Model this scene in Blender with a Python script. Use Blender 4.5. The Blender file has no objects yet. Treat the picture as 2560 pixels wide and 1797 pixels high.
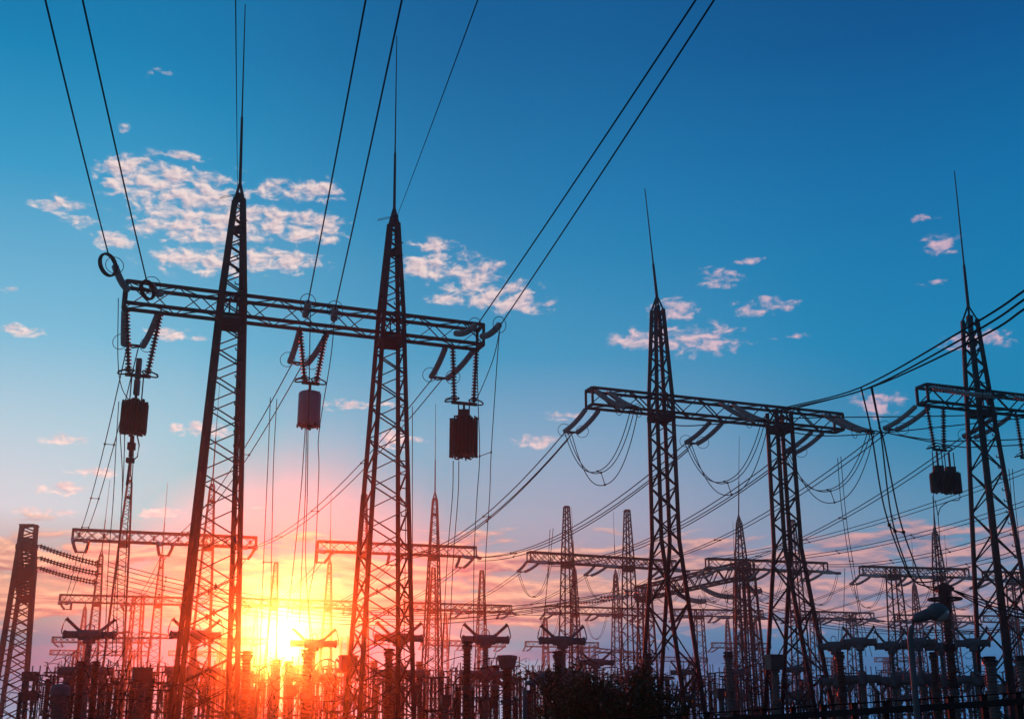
import bpy, math, random
from mathutils import Vector, Matrix
random.seed(7)
R = math.radians
sc = bpy.context.scene
COL = sc.collection

# ------------------------------------------------------------------ camera
F, TH, CZ = 3122.0, R(16.89), 1.7
cam_d = bpy.data.cameras.new("camera"); cam = bpy.data.objects.new("camera", cam_d); COL.objects.link(cam)
cam.location = (0, 0, CZ); cam.rotation_euler = (R(90) + TH, 0, 0)
cam_d.sensor_width = 36; cam_d.lens = F / 2560 * 36; cam_d.clip_start = .1; cam_d.clip_end = 5000
sc.camera = cam

def ray(px, py):
    u = (px - 1280) / F; v = (898.5 - py) / F
    return Vector((u, math.cos(TH) - v * math.sin(TH), math.sin(TH) + v * math.cos(TH)))
def at(px, py, Y):                      # survey point at distance Y from the photographer's stand
    d = ray(px, py); return Vector((0, 0, CZ)) + d * (Y / d.y)
def ath(px, py, z):                     # survey point at height z
    d = ray(px, py); return Vector((0, 0, CZ)) + d * ((z - CZ) / d.z)
def proj(p):
    q = p - Vector((0, 0, CZ)); y = q.y * math.cos(TH) + q.z * math.sin(TH); z = -q.y * math.sin(TH) + q.z * math.cos(TH)
    return 1280 + F * q.x / y, 898.5 - F * z / y

# ------------------------------------------------------------------ materials
def s2l(c):
    return tuple(((x / 255) / 12.92 if x / 255 <= .04045 else ((x / 255 + .055) / 1.055) ** 2.4) for x in c)
def mat(name, col, rough=.6, metal=0., var=.35, scale=3., col2=None, bump=0.):
    m = bpy.data.materials.new(name); m.use_nodes = True
    nt = m.node_tree; b = nt.nodes["Principled BSDF"]
    tc = nt.nodes.new("ShaderNodeTexCoord"); n = nt.nodes.new("ShaderNodeTexNoise")
    n.inputs["Scale"].default_value = scale; n.inputs["Detail"].default_value = 5
    nt.links.new(tc.outputs["Object"], n.inputs["Vector"])
    r = nt.nodes.new("ShaderNodeValToRGB"); nt.links.new(n.outputs["Fac"], r.inputs["Fac"])
    c2 = col2 or tuple(x * (1 - var) for x in col)
    r.color_ramp.elements[0].position = .35; r.color_ramp.elements[1].position = .65
    r.color_ramp.elements[0].color = (*c2, 1); r.color_ramp.elements[1].color = (*col, 1)
    nt.links.new(r.outputs["Color"], b.inputs["Base Color"])
    b.inputs['Specular IOR Level'].default_value = 0. if rough > .95 else (.2 if rough > .6 else .5)
    b.inputs["Roughness"].default_value = rough; b.inputs["Metallic"].default_value = metal
    if bump:
        bp = nt.nodes.new("ShaderNodeBump"); bp.inputs["Strength"].default_value = bump
        nt.links.new(n.outputs["Fac"], bp.inputs["Height"]); nt.links.new(bp.outputs["Normal"], b.inputs["Normal"])
    return m
M = dict(
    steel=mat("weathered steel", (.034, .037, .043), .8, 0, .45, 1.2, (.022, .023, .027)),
    steel2=mat("painted steel", (.09, .1, .11), .55, .2, .4, 1.5),
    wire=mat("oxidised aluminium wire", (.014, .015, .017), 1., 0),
    glass=mat("grey green glass", (.42, .5, .5), .4, 0, .3, 8),
    dark_glass=mat("dark glazed discs", (.035, .032, .036), .5, 0, .3, 8),
    brown=mat("brown porcelain", (.12, .075, .065), .65, 0, .35, 4),
    pale=mat("pale grey porcelain", (.2, .21, .22), .65, 0, .3, 4),
    tank=mat("grey enamel", (.16, .185, .21), .65, 0, .35, 2),
    trapdark=mat("dark trap winding", (.012, .011, .012), .9),
    trappale=mat("grey trap casing", (.17, .26, .36), .6, 0, .2, 2),
    lampm=mat("lamp housing", (.17, .19, .215), .7, 0, .2, 3),
    lens=mat("lamp bowl", (.55, .52, .5), .2, 0, .1, 6),
    concrete=mat("concrete", (.28, .27, .25), .9, 0, .35, 2, None, .3),
    gravel=mat("gravel ground", (.16, .14, .11), .95, 0, .5, .8, (.07, .08, .035), .5),
    bark=mat("bark", (.07, .05, .035), .9, 0, .4, 9, None, .5),
    leaf=mat("leaves", (.085, .085, .03), .55, 0, .6, 2.5, (.04, .05, .015)),
)

# ------------------------------------------------------------------ mesh building
class MB:
    def __init__(s): s.v = []; s.f = []
    def frame(s, p, q):
        d = (q - p).normalized(); up = Vector((0, 0, 1)) if abs(d.z) < .95 else Vector((1, 0, 0))
        a = d.cross(up).normalized(); return d, a, a.cross(d).normalized()
    def bar(s, p, q, w, h=None):
        h = h or w; d, a, b = s.frame(p, q); i = len(s.v)
        for c in (p, q):
            for x, y in ((-1, -1), (1, -1), (1, 1), (-1, 1)): s.v.append(c + a * (x * w / 2) + b * (y * h / 2))
        s.f += [(i, i+3, i+2, i+1), (i+4, i+5, i+6, i+7)] + [(i+k, i+(k+1) % 4, i+4+(k+1) % 4, i+4+k) for k in range(4)]
    def lathe(s, p, q, prof, n=10):      # prof: (metres along the axis, radius)
        d, a, b = s.frame(p, q); i = len(s.v); m = len(prof)
        for t, r in prof:
            for k in range(n):
                an = 2 * math.pi * k / n; s.v.append(p + d * t + a * (r * math.cos(an)) + b * (r * math.sin(an)))
        for j in range(m - 1):
            for k in range(n):
                s.f.append((i+j*n+k, i+j*n+(k+1) % n, i+(j+1)*n+(k+1) % n, i+(j+1)*n+k))
        s.f.append(tuple(i + k for k in reversed(range(n)))); s.f.append(tuple(i+(m-1)*n+k for k in range(n)))
    def cyl(s, p, q, r, n=10, r2=None):
        L = (q - p).length; s.lathe(p, q, [(0, r), (L, r if r2 is None else r2)], n)
    def tube(s, pts, r, n=5):
        i = len(s.v); m = len(pts)
        for j, p in enumerate(pts):
            t = pts[min(j+1, m-1)] - pts[max(j-1, 0)]
            d, a, b = s.frame(p, p + t)
            rr = r[j] if isinstance(r, (list, tuple)) else r
            for k in range(n):
                an = 2 * math.pi * k / n; s.v.append(p + a * (rr * math.cos(an)) + b * (rr * math.sin(an)))
        for j in range(m - 1):
            for k in range(n):
                s.f.append((i+j*n+k, i+j*n+(k+1) % n, i+(j+1)*n+(k+1) % n, i+(j+1)*n+k))
        s.f.append(tuple(i + k for k in reversed(range(n)))); s.f.append(tuple(i+(m-1)*n+k for k in range(n)))
    def ring(s, c, nrm, rad, r, n=24, m=6):
        nrm = nrm.normalized(); up = Vector((0, 0, 1)) if abs(nrm.z) < .9 else Vector((1, 0, 0))
        a = nrm.cross(up).normalized(); b = nrm.cross(a); i = len(s.v)
        for k in range(n):
            an = 2 * math.pi * k / n; e = a * math.cos(an) + b * math.sin(an)
            for j in range(m):
                am = 2 * math.pi * j / m; s.v.append(c + e * (rad + r * math.cos(am)) + nrm * (r * math.sin(am)))
        for k in range(n):
            for j in range(m):
                s.f.append((i+k*m+j, i+((k+1) % n)*m+j, i+((k+1) % n)*m+(j+1) % m, i+k*m+(j+1) % m))
    def box(s, c, sx, sy, sz, ax=Vector((1, 0, 0)), taper=1.):
        ay = Vector((-ax.y, ax.x, 0)); i = len(s.v)
        for z, k in ((-1, 1 / taper if taper != 1 else 1), (1, 1)):
            for x, y in ((-1, -1), (1, -1), (1, 1), (-1, 1)):
                s.v.append(c + ax * (x*sx/2*k) + ay * (y*sy/2*k) + Vector((0, 0, z*sz/2)))
        s.f += [(i, i+3, i+2, i+1), (i+4, i+5, i+6, i+7)] + [(i+k, i+(k+1) % 4, i+4+(k+1) % 4, i+4+k) for k in range(4)]
    def build(s, name, m, parent=None, smooth=False):
        base = Vector(parent['base_xyz']) if parent else Vector((0, 0, 0))
        me = bpy.data.meshes.new(name); me.from_pydata([tuple(v - base) for v in s.v], [], s.f)
        me.materials.append(m)
        if smooth:
            for p in me.polygons: p.use_smooth = True
            me.set_sharp_from_angle(angle=R(40))
        o = bpy.data.objects.new(name, me); COL.objects.link(o)
        if parent: o.parent = parent; o['base_xyz'] = tuple(base)
        return o
ALL = []
def tag(o, label, cat, group=None, kind=None):
    o['label'] = label; o['category'] = cat
    if group: o['group'] = group
    if kind: o['kind'] = kind
def thing(name, base, label, cat, group=None):
    o = bpy.data.objects.new(name, None); COL.objects.link(o); o.location = base; o['base_xyz'] = tuple(base)
    o.empty_display_size = .3; tag(o, label, cat, group); return o
def single(name, mb, m, base, label, cat, group=None, smooth=False):
    me_base = Vector(base); mb.v = [v - me_base for v in mb.v]
    o = mb.build(name, m, None, smooth); o.location = base; tag(o, label, cat, group); return o
def dup(root, loc, rotz=0., scale=1., label=None, group=None):
    r = root.copy(); COL.objects.link(r); r.location = loc; r.rotation_euler = (0, 0, rotz); r.scale = (scale,) * 3 if not isinstance(scale, tuple) else scale
    if label: r['label'] = label
    if group: r['group'] = group
    for ch in root.children:
        c = ch.copy(); COL.objects.link(c); c.parent = r
        for g in ch.children:
            e = g.copy(); COL.objects.link(e); e.parent = c
    return r
Z = Vector((0, 0, 1))

# ------------------------------------------------------------------ lattice work
def corners(c, a, b, wa, wb, z):
    return [Vector((c.x, c.y, 0)) + a*(i*wa/2) + b*(j*wb/2) + Z*z for i, j in ((-1, -1), (1, -1), (1, 1), (-1, 1))]
def lattice(legs, br, c, a, b, prof, lw, bw, ratio=.62, xz=None, plates=False, lean=None):
    """prof = [(z, wa, wb)]; legs: four MB; br: bracing MB"""
    P = lambda z, wa, wb: corners(c + ((lean * z) if lean else Vector()), a, b, wa, wb, z)
    for (z0, a0, b0), (z1, a1, b1) in zip(prof, prof[1:]):
        C0 = P(z0, a0, b0); C1 = P(z1, a1, b1)
        for k in range(4): legs[k].bar(C0[k], C1[k], lw)
        zs = [z0]; z = z0
        while z < z1 - .01:
            f = (z - z0) / (z1 - z0); w = (a0 + (a1 - a0) * f + b0 + (b1 - b0) * f) / 2
            z += max(w * ratio, .35); zs.append(z)
        k = (z1 - z0) / (zs[-1] - z0); zs = [z0 + (q - z0) * k for q in zs]
        for n, (za, zb) in enumerate(zip(zs, zs[1:])):
            fa = (za - z0) / (z1 - z0); fb = (zb - z0) / (z1 - z0)
            A = P(za, a0+(a1-a0)*fa, b0+(b1-b0)*fa); B = P(zb, a0+(a1-a0)*fb, b0+(b1-b0)*fb)
            for s in range(4):
                t = (s + 1) % 4
                if xz is not None and za < xz:
                    br.bar(A[s], B[t], bw, bw*.6); br.bar(A[t], B[s], bw, bw*.6)
                    if plates:
                        m = (A[s]+B[t]+A[t]+B[s]) / 4; br.bar(m - Z*.13, m + Z*.13, .24, .03)
                elif (n + s) % 2: br.bar(A[s], B[t], bw, bw*.6)
                else: br.bar(A[t], B[s], bw, bw*.6)
def truss(mb, A, C, H, w, h, cw, bw, style='z', panel=None, plates=False):
    """box truss from A to C (plan points), centre height H"""
    d = (C - A); d.z = 0; L = d.length; d.normalize(); n = Vector((-d.y, d.x, 0))
    lines = [(n*(i*w/2) + Z*(H + j*h/2)) for i, j in ((-1, -1), (1, -1), (1, 1), (-1, 1))]
    A0 = Vector((A.x, A.y, 0)); N = max(4, round(L / (panel or h*1.15)))
    for o in lines: mb.bar(A0 + o, A0 + d*L + o, cw)
    for k in range(N):
        x0, x1 = L*k/N, L*(k+1)/N
        for s in range(4):
            p, q = lines[s], lines[(s+1) % 4]
            if style == 'x' and s % 2:
                mb.bar(A0+d*x0+p, A0+d*x1+q, bw, bw*.6); mb.bar(A0+d*x0+q, A0+d*x1+p, bw, bw*.6)
                if plates and k % 2 == 0:
                    m = A0+d*((x0+x1)/2)+(p+q)/2; mb.bar(m - Z*.2, m + Z*.2, .34, .04)
            elif (k + s) % 2: mb.bar(A0+d*x0+p, A0+d*x1+q, bw, bw*.6)
            else: mb.bar(A0+d*x0+q, A0+d*x1+p, bw, bw*.6)
    for x in (0., L):
        for s in range(4): mb.bar(A0+d*x+lines[s], A0+d*x+lines[(s+1) % 4], cw)
    return A0, d, n, L

G = {}
def gantry(key, pa, pc, cols, label, w=.9, h=.97, cw=.13, bw=.07, style='z', H=20., panel=None, plates=False,
           near=False, group=None, lw=.16, cbw=.08):
    """pa, pc: surveyed beam ends; cols: dicts x (photo column at the beam), top (px,py) of mast, rod (px,py), kind"""
    A = ath(*pa, H); C = ath(*pc, H); base = Vector((A.x, A.y, 0)); d = (C - A).normalized(); n = Vector((-d.y, d.x, 0)); L = (C-A).length
    t0 = thing('switchyard_gantry', base, label, 'gantry', group)
    up = proj(C)[0] > proj(A)[0]
    for c in cols:
        lo, hi = -.6, 1.8
        for _ in range(50):
            m = (lo + hi) / 2
            if (proj(A + (C - A) * m)[0] < c['x']) == up: lo = m
            else: hi = m
        if 't' in c: lo = c['t']
        p = A + (C - A) * lo; p = Vector((p.x, p.y, 0))
        wb_ = c.get('wb', .95); ws = c.get('ws', .1)
        if c.get('kind') == 'splay':
            prof = [(0, 1.15, 6.4), (12.2, 1.1, 1.1), (20.3, 1.0, 1.0)]; top = 20.3
        else:
            wbase = wb_ + ws * H; prof = [(0, wbase, wbase), (H + h/2, wb_, wb_)]; top = H + h/2
        if 'top' in c:
            q = at(*c['top'], p.y); top = q.z; wt = c.get('wt', .34); prof.append((top, wt, wt))
        if 'ztop' in c: top = c['ztop']; prof.append((top, c.get('wt', .9), c.get('wt', .9)))
        legs = [MB() for _ in range(4)]; br = MB()
        lattice(legs, br, p, d, n, prof, lw, cbw, ratio=c.get('ratio', .62), xz=c.get('xz'), plates=c.get('plates', False))
        # seats and clamp plates where the beam passes
        for zz, hh in ((H - h/2 - .3, .34), ):
            for sx in (-1, 1):
                off = n * (sx * (wb_/2 + .05)); br.bar(p + off - d*(wb_*.62) + Z*zz, p + off + d*(wb_*.62) + Z*zz, .05, hh)
                off = d * (sx * (wb_/2 + .05)); br.bar(p + off - n*(wb_*.62) + Z*zz, p + off + n*(wb_*.62) + Z*zz, .05, hh)
        for sx in (-1, 1):
            br.bar(p + d*(sx*.16) - n*(w/2+.06) + Z*(H-h/2), p + d*(sx*.16) - n*(w/2+.06) + Z*(H+h/2), .1, .05)
            br.bar(p - d*(sx*wb_*.45) - n*(w/2+.05) + Z*(H-h/2), p - n*(w/2+.05) + Z*(H+h/2), .09, .05)
        if 'top' in c and c.get('cone', True):
            for k in range(4): br.bar(corners(p, d, n, wt, wt, top)[k], p + Z*(top + .9), .09)
            br.bar(p + Z*(top-.05), p + Z*(top+.25), .3); br.bar(p + Z*(top-1.6), p + Z*(top-1.35), .4)
        elif 'top' in c or 'ztop' in c:
            tt = prof[-1][1]; br.bar(p + Z*(top-.06), p + Z*(top+.06), tt*1.15)
        if near:                                     # climbing steps on one leg
            zz = 3.
            while zz < top - 1:
                f = max(0, min(1, zz / (H + h/2))); wz = prof[0][1] + (prof[1][1] - prof[0][1]) * f if zz < H else prof[1][1]*.8
                e = corners(p, d, n, wz, wz, zz)[1]; br.bar(e - d*.34, e, .045); br.bar(e - d*.34, e - d*.36 + Z*.12, .04); zz += .62
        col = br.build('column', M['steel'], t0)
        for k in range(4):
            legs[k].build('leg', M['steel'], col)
        if 'rod' in c:
            q = at(*c['rod'], p.y); b0 = p + Z*(top + (.8 if c.get('cone', True) else 0)); rb = MB()
            r1 = c.get('rr', .05); k = c.get('kink', .42); mid = b0.lerp(q, k)
            rb.tube([b0, mid, mid + (q-b0)*.004, q], [r1*1.25, r1, r1*.62, r1*.36], 6)
            rb.build('lightning_rod', M['steel'], t0)
    bm = MB(); A0, d, n, L = truss(bm, A, C, H, w, h, cw, bw, style, panel, plates)
    if key == 'LT':
        for zz in (H + 1.1, H - 1.5): bm.bar(A0 - n*(w*.62) - d*.3 + Z*zz, A0 + n*(w*.62) - d*.3 + Z*zz, .12, .8); bm.bar(A0 - n*(w*.75) + d*.25 + Z*zz, A0 + n*(w*.75) + d*.25 + Z*zz, .5, .5)
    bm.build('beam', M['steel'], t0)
    G[key] = dict(A=A0, d=d, n=n, L=L, H=H, w=w, h=h, label=label)
    return t0

# nearest gantries -----------------------------------------------------------
gantry('G1', (313, 737), (1201, 843), [
    dict(x=579, top=(588, 500), rod=(613, 12), wt=.36, ws=.076, xz=7.5, plates=True, rr=.06, kink=.36, ratio=.54),
    dict(x=977, top=(981, 560), rod=(992, 90), wt=.36, ws=.08, xz=7.5, plates=True, rr=.06, kink=.31, ratio=.54)],
    'nearest lattice gantry at left, two tall tapering columns with long lightning rods', near=True, lw=.19, cbw=.075, cw=.14, bw=.06)
gantry('G2', (1473, 994), (2097, 1058), [
    dict(x=1652, top=(1638, 775), rod=(1612, 472), wt=.5, kind='splay', rr=.075, kink=.3, wb=1.0, ratio=.75),
    dict(x=1948, kind='splay', wb=1.0, ratio=.75)],
    'nearest lattice gantry right of centre, on two columns whose legs splay apart below', near=False, lw=.21, cbw=.1, cw=.14, bw=.08)
def extend(pa, pc, H, s):
    A = ath(*pa, H); C = ath(*pc, H); return proj(A + (C - A) * s)
gantry('G3', (2306, 986), extend((2306, 986), (2560, 1014), 20., 2.35), [
    dict(x=2447, top=(2430, 800), rod=(2386, 428), wt=.55, rr=.075, kink=.3, ws=.085, wb=.88, ratio=.85, xz=9.5, plates=True),
    dict(x=2830, ws=.085, wb=.88, ratio=.85)],
    'lattice gantry cut by the right edge, with a masted column', lw=.2, cbw=.085, cw=.14, bw=.08, near=True)
rows = 'gantries in rows receding behind'
fk = dict(lw=.15, cbw=.08, cw=.15, bw=.09)
gantry('R2a', (182, 1336), (640, 1356), [
    dict(x=312, top=(324, 1205), rod=(335, 1040), wb=.85, ws=.075, wt=.38, rr=.06),
    dict(x=521, top=(530, 1215), rod=(549, 960), wb=.85, ws=.075, wt=.38, rr=.06)],
    'second-row gantry at left whose beam with square plates passes behind the first tall tower', style='x', plates=True, group=rows, **fk)
gantry('R2b', (794, 1365), (1188, 1380), [
    dict(x=906, top=(906, 1236), cone=False, wb=.85, ws=.075, wt=.45),
    dict(x=1085, top=(1087, 1250), rod=(1089, 1009), wb=.85, ws=.075, wt=.42, rr=.065, kink=.36)],
    'second-row gantry right of the sun, crossing behind the second tall tower, one rodded mast', group=rows, **fk)
gantry('R2c', (1322, 1391), (1685, 1413), [
    dict(x=1418, top=(1417, 1266), cone=False, wb=.9, ws=.06, wt=.45),
    dict(x=1571, top=(1569, 1275), cone=False, wb=.9, ws=.06, wt=.45)],
    'second-row gantry at centre with two flat-topped masts and drooping jumper loops', style='x', plates=True, group=rows, **fk)
gantry('R2d', (1768, 1407), (2064, 1418), [
    dict(x=1853, top=(1848, 1306), rod=(1848, 1090), wb=.95, ws=.05, wt=.42, rr=.06),
    dict(x=1987, top=(1980, 1300), cone=False, wb=.9, ws=.05, wt=.45)],
    'second-row gantry between the two splayed columns, sharp rod on its mast', group=rows, **fk)
gantry('R2e', (2153, 1426), (2417, 1433), [
    dict(x=2232, wb=1.1, ws=.06), dict(x=2347, top=(2338, 1334), rod=(2331, 1150), wb=.95, ws=.06, wt=.42, rr=.06)],
    'second-row gantry above the blue street lamp at right, one column without a mast', style='x', group=rows, **fk)
gantry('R2f', (2462, 1438), (2680, 1446), [dict(x=2530, wb=.95, ws=.06), dict(x=2640, wb=.95, ws=.06)],
    'second-row gantry half hidden behind the right edge tower', group=rows, **fk)
fk3 = dict(lw=.17, cbw=.1, cw=.17, bw=.1)
gantry('R3a', (150, 1495), (478, 1503), [
    dict(x=243, top=(251, 1388), rod=(275, 1199), wb=.9, ws=.075, wt=.4, rr=.07),
    dict(x=396, top=(402, 1392), rod=(419, 1206), wb=.9, ws=.075, wt=.4, rr=.07)],
    'third-row gantry at far left, two thin rodded masts left of the first tall tower', group=rows, **fk3)
gantry('R3b', (600, 1504), (888, 1512), [
    dict(x=685, top=(689, 1406), cone=False, wb=.9, ws=.075, wt=.45),
    dict(x=820, top=(823, 1408), rod=(828, 1231), wb=.9, ws=.075, wt=.4, rr=.07)],
    'third-row gantry right above the glowing sun between the two tall towers', style='x', plates=True, group=rows, **fk3)
gantry('R3c', (1011, 1514), (1277, 1522), [
    dict(x=1082, top=(1085, 1419), cone=False, wb=.9, ws=.07, wt=.45),
    dict(x=1204, top=(1206, 1426), cone=False, wb=.9, ws=.07, wt=.45)],
    'third-row gantry right of the second tall tower with two flat-topped masts', style='x', plates=True, group=rows, **fk3)
gantry('R3d', (1365, 1522), (1616, 1530), [
    dict(x=1437, top=(1434, 1425), rod=(1429, 1269), wb=.9, ws=.07, wt=.4, rr=.065),
    dict(x=1541, top=(1539, 1436), rod=(1533, 1276), wb=.9, ws=.07, wt=.4, rr=.065)],
    'third-row gantry above the leafy shrub, ending behind the left splayed column', group=rows, **fk3)
gantry('R3e', (1685, 1530), (1905, 1534), [
    dict(x=1747, wb=1.05, ws=.05), dict(x=1843, top=(1838, 1440), rod=(1832, 1302), wb=.9, ws=.05, wt=.4, rr=.065)],
    'third-row gantry low between the two splayed columns', group=rows, **fk3)
gantry('R3f', (1975, 1534), (2181, 1540), [dict(x=2036, wb=1.05, ws=.05), dict(x=2127, wb=1.05, ws=.05)],
    'third-row gantry without masts right of the second splayed column', group=rows, **fk3)
gantry('R3g', (2241, 1544), (2428, 1547), [
    dict(x=2293, top=(2287, 1464), rod=(2279, 1340), wb=.95, ws=.06, wt=.4, rr=.065),
    dict(x=2379, top=(2371, 1468), rod=(2361, 1335), wb=.95, ws=.06, wt=.4, rr=.065)],
    'third-row gantry behind the blue street lamp head with two thin rods', group=rows, **fk3)
gantry('R3h', (2455, 1546), (2640, 1550), [dict(x=2530, wb=.95, ws=.05), dict(x=2610, wb=.95, ws=.05)],
    'third-row gantry behind the lower part of the right edge tower', group=rows, **fk3)
fk4 = dict(lw=.2, cbw=.12, cw=.19, bw=.12)
gantry('R4a', (132, 1598), (377, 1600), [
    dict(x=205, top=(208, 1520), wb=.95, ws=.07, wt=.4), dict(x=322, wb=.95, ws=.07)],
    'fourth-row gantry at far left behind the first breaker, small pointed mast', style='x', group=rows, **fk4)
gantry('R4b', (520, 1600), (668, 1602), [
    dict(x=560, wb=.95, ws=.07), dict(x=637, top=(638, 1526), wb=.95, ws=.07, wt=.4)],
    'fourth-row gantry beside the sun, just right of the first tall tower', style='x', group=rows, **fk4)
gantry('R4c', (1054, 1605), (1262, 1610), [
    dict(x=1113, top=(1113, 1538), wb=.95, ws=.07, wt=.4), dict(x=1205, wb=.95, ws=.07)],
    'fourth-row gantry right of the second tall tower behind a breaker head', style='x', group=rows, **fk4)
gantry('R4d', (1314, 1609), (1495, 1612), [
    dict(x=1364, top=(1364, 1543), cone=False, wb=.95, ws=.07, wt=.5), dict(x=1450, wb=.95, ws=.07)],
    'fourth-row gantry behind the breaker left of the leafy shrub', group=rows, **fk4)
gantry('R4e', (1780, 1612), (1925, 1614), [
    dict(x=1821, top=(1820, 1550), rod=(1817, 1451), wb=.95, ws=.06, wt=.4, rr=.07), dict(x=1891, top=(1890, 1552), rod=(1882, 1445), wb=.95, ws=.06, wt=.4, rr=.07)],
    'fourth-row gantry between the splayed columns with two hair-thin rods', group=rows, **fk4)
gantry('R5a', (126, 1630), (372, 1633), [dict(x=190, wb=1, ws=.06), dict(x=330, wb=1, ws=.06)],
    'rearmost gantry at far left, its beam just under the fourth-row one', style='x', group=rows, **fk4)
gantry('R5b', (422, 1632), (590, 1634), [dict(x=470, wb=1, ws=.06), dict(x=550, wb=1, ws=.06)],
    'rearmost gantry low behind the first tall tower', style='x', group=rows, **fk4)
gantry('R5c', (1562, 1644), (1767, 1649), [dict(x=1600, wb=1, ws=.06), dict(x=1730, wb=1, ws=.06)],
    'rearmost gantry low behind the left splayed column', group=rows, **fk4)
gantry('R5d', (1995, 1648), (2100, 1649), [dict(x=2015, wb=1, ws=.06), dict(x=2085, wb=1, ws=.06)],
    'rearmost gantry just right of the second splayed column, lowest beam', group=rows, **fk4)
gantry('R5e', (2188, 1648), (2310, 1649), [dict(x=2215, wb=1, ws=.06), dict(x=2290, wb=1, ws=.06)],
    'rearmost gantry low behind the lamp post', group=rows, **fk4)
# gantries turned across the rows
gantry('OB', (1862, 1424), (1600, 1483), [dict(x=1862, wb=1.45, ws=.07, ratio=.7), dict(x=1612, wb=1.2, ws=.07)],
    'gantry turned along the view, thick beam slanting up behind the left splayed column', w=1.4, h=1.6, lw=.26, cbw=.13, cw=.24, bw=.13, panel=1.7)
a = ath(64, 1392, 20.); c = a + Vector((-.342, .94, 0)) * 26
gantry('LT', (64, 1392), proj(c), [dict(x=64, t=.02, ztop=23.4, wt=1.4, wb=1.5, ws=.1, ratio=.5), dict(x=64, t=.96, wb=1.4, ws=.08, ratio=.6), ],
    'gantry seen end on at the left edge, broad flat-topped lattice column', w=1.5, h=3.6, lw=.4, cbw=.2, cw=.42, bw=.24, panel=1.6)

# ------------------------------------------------------------------ wires
def sag_pts(p, q, sag, n=16):
    return [p.lerp(q, k / n) - Z * (4 * sag * (k / n) * (1 - k / n)) for k in range(n + 1)]
def line(name, ends, sag, r, label, cat, group=None, spacers=(), n=16):
    """a bundle: ends = [(p, q), ...]"""
    if len(ends) == 1 and not spacers:
        mb = MB(); mb.tube(sag_pts(*ends[0], sag, n), r, 5)
        return single(name, mb, M['wire'], ends[0][0], label, cat, group, True)
    t = thing(name, ends[0][0], label, cat, group); P = [sag_pts(p, q, sag, n) for p, q in ends]
    for pts in P:
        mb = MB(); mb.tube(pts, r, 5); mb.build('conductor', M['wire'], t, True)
    for s in spacers:
        mb = MB(); i = max(0, min(n, round(s * n)))
        for a, b in zip(P, P[1:]):
            mb.tube([a[i], b[i]], r * .8, 5); mb.cyl(a[i] - Vector((0, 0, r*2)), a[i] + Vector((0, 0, r*2)), r*2.2, 6); mb.cyl(b[i] - Vector((0, 0, r*2)), b[i] + Vector((0, 0, r*2)), r*2.2, 6)
        mb.build('spacer', M['steel'], t)
    return t
def poly(name, paths, r, label, cat, group=None, ties=()):
    """smooth wires through surveyed points"""
    def cr(P):
        out = []; P = [P[0]*2 - P[1]] + P + [P[-1]*2 - P[-2]]
        for a, b, c, d in zip(P, P[1:], P[2:], P[3:]):
            for k in range(7):
                t = k / 7; out.append(.5*((2*b) + (c-a)*t + (2*a-5*b+4*c-d)*t*t + (3*b-a-3*c+d)*t**3))
        return out + [P[-2]]
    C = [cr(p) for p in paths]
    if len(C) == 1 and not ties:
        mb = MB(); mb.tube(C[0], r, 5); return single(name, mb, M['wire'], paths[0][0], label, cat, group, True)
    t = thing(name, paths[0][0], label, cat, group)
    for c in C:
        mb = MB(); mb.tube(c, r, 5); mb.build('conductor', M['wire'], t, True)
    for f in ties:
        mb = MB()
        for a, b in zip(C, C[1:]):
            p, q = a[int(f*(len(a)-1))], b[int(f*(len(b)-1))]; mb.tube([p, q], r*.9, 5)
            for x in (p, q): mb.cyl(x - Z*r*2, x + Z*r*2, r*2.2, 6)
        mb.build('spacer', M['steel'], t)
    return t

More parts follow.
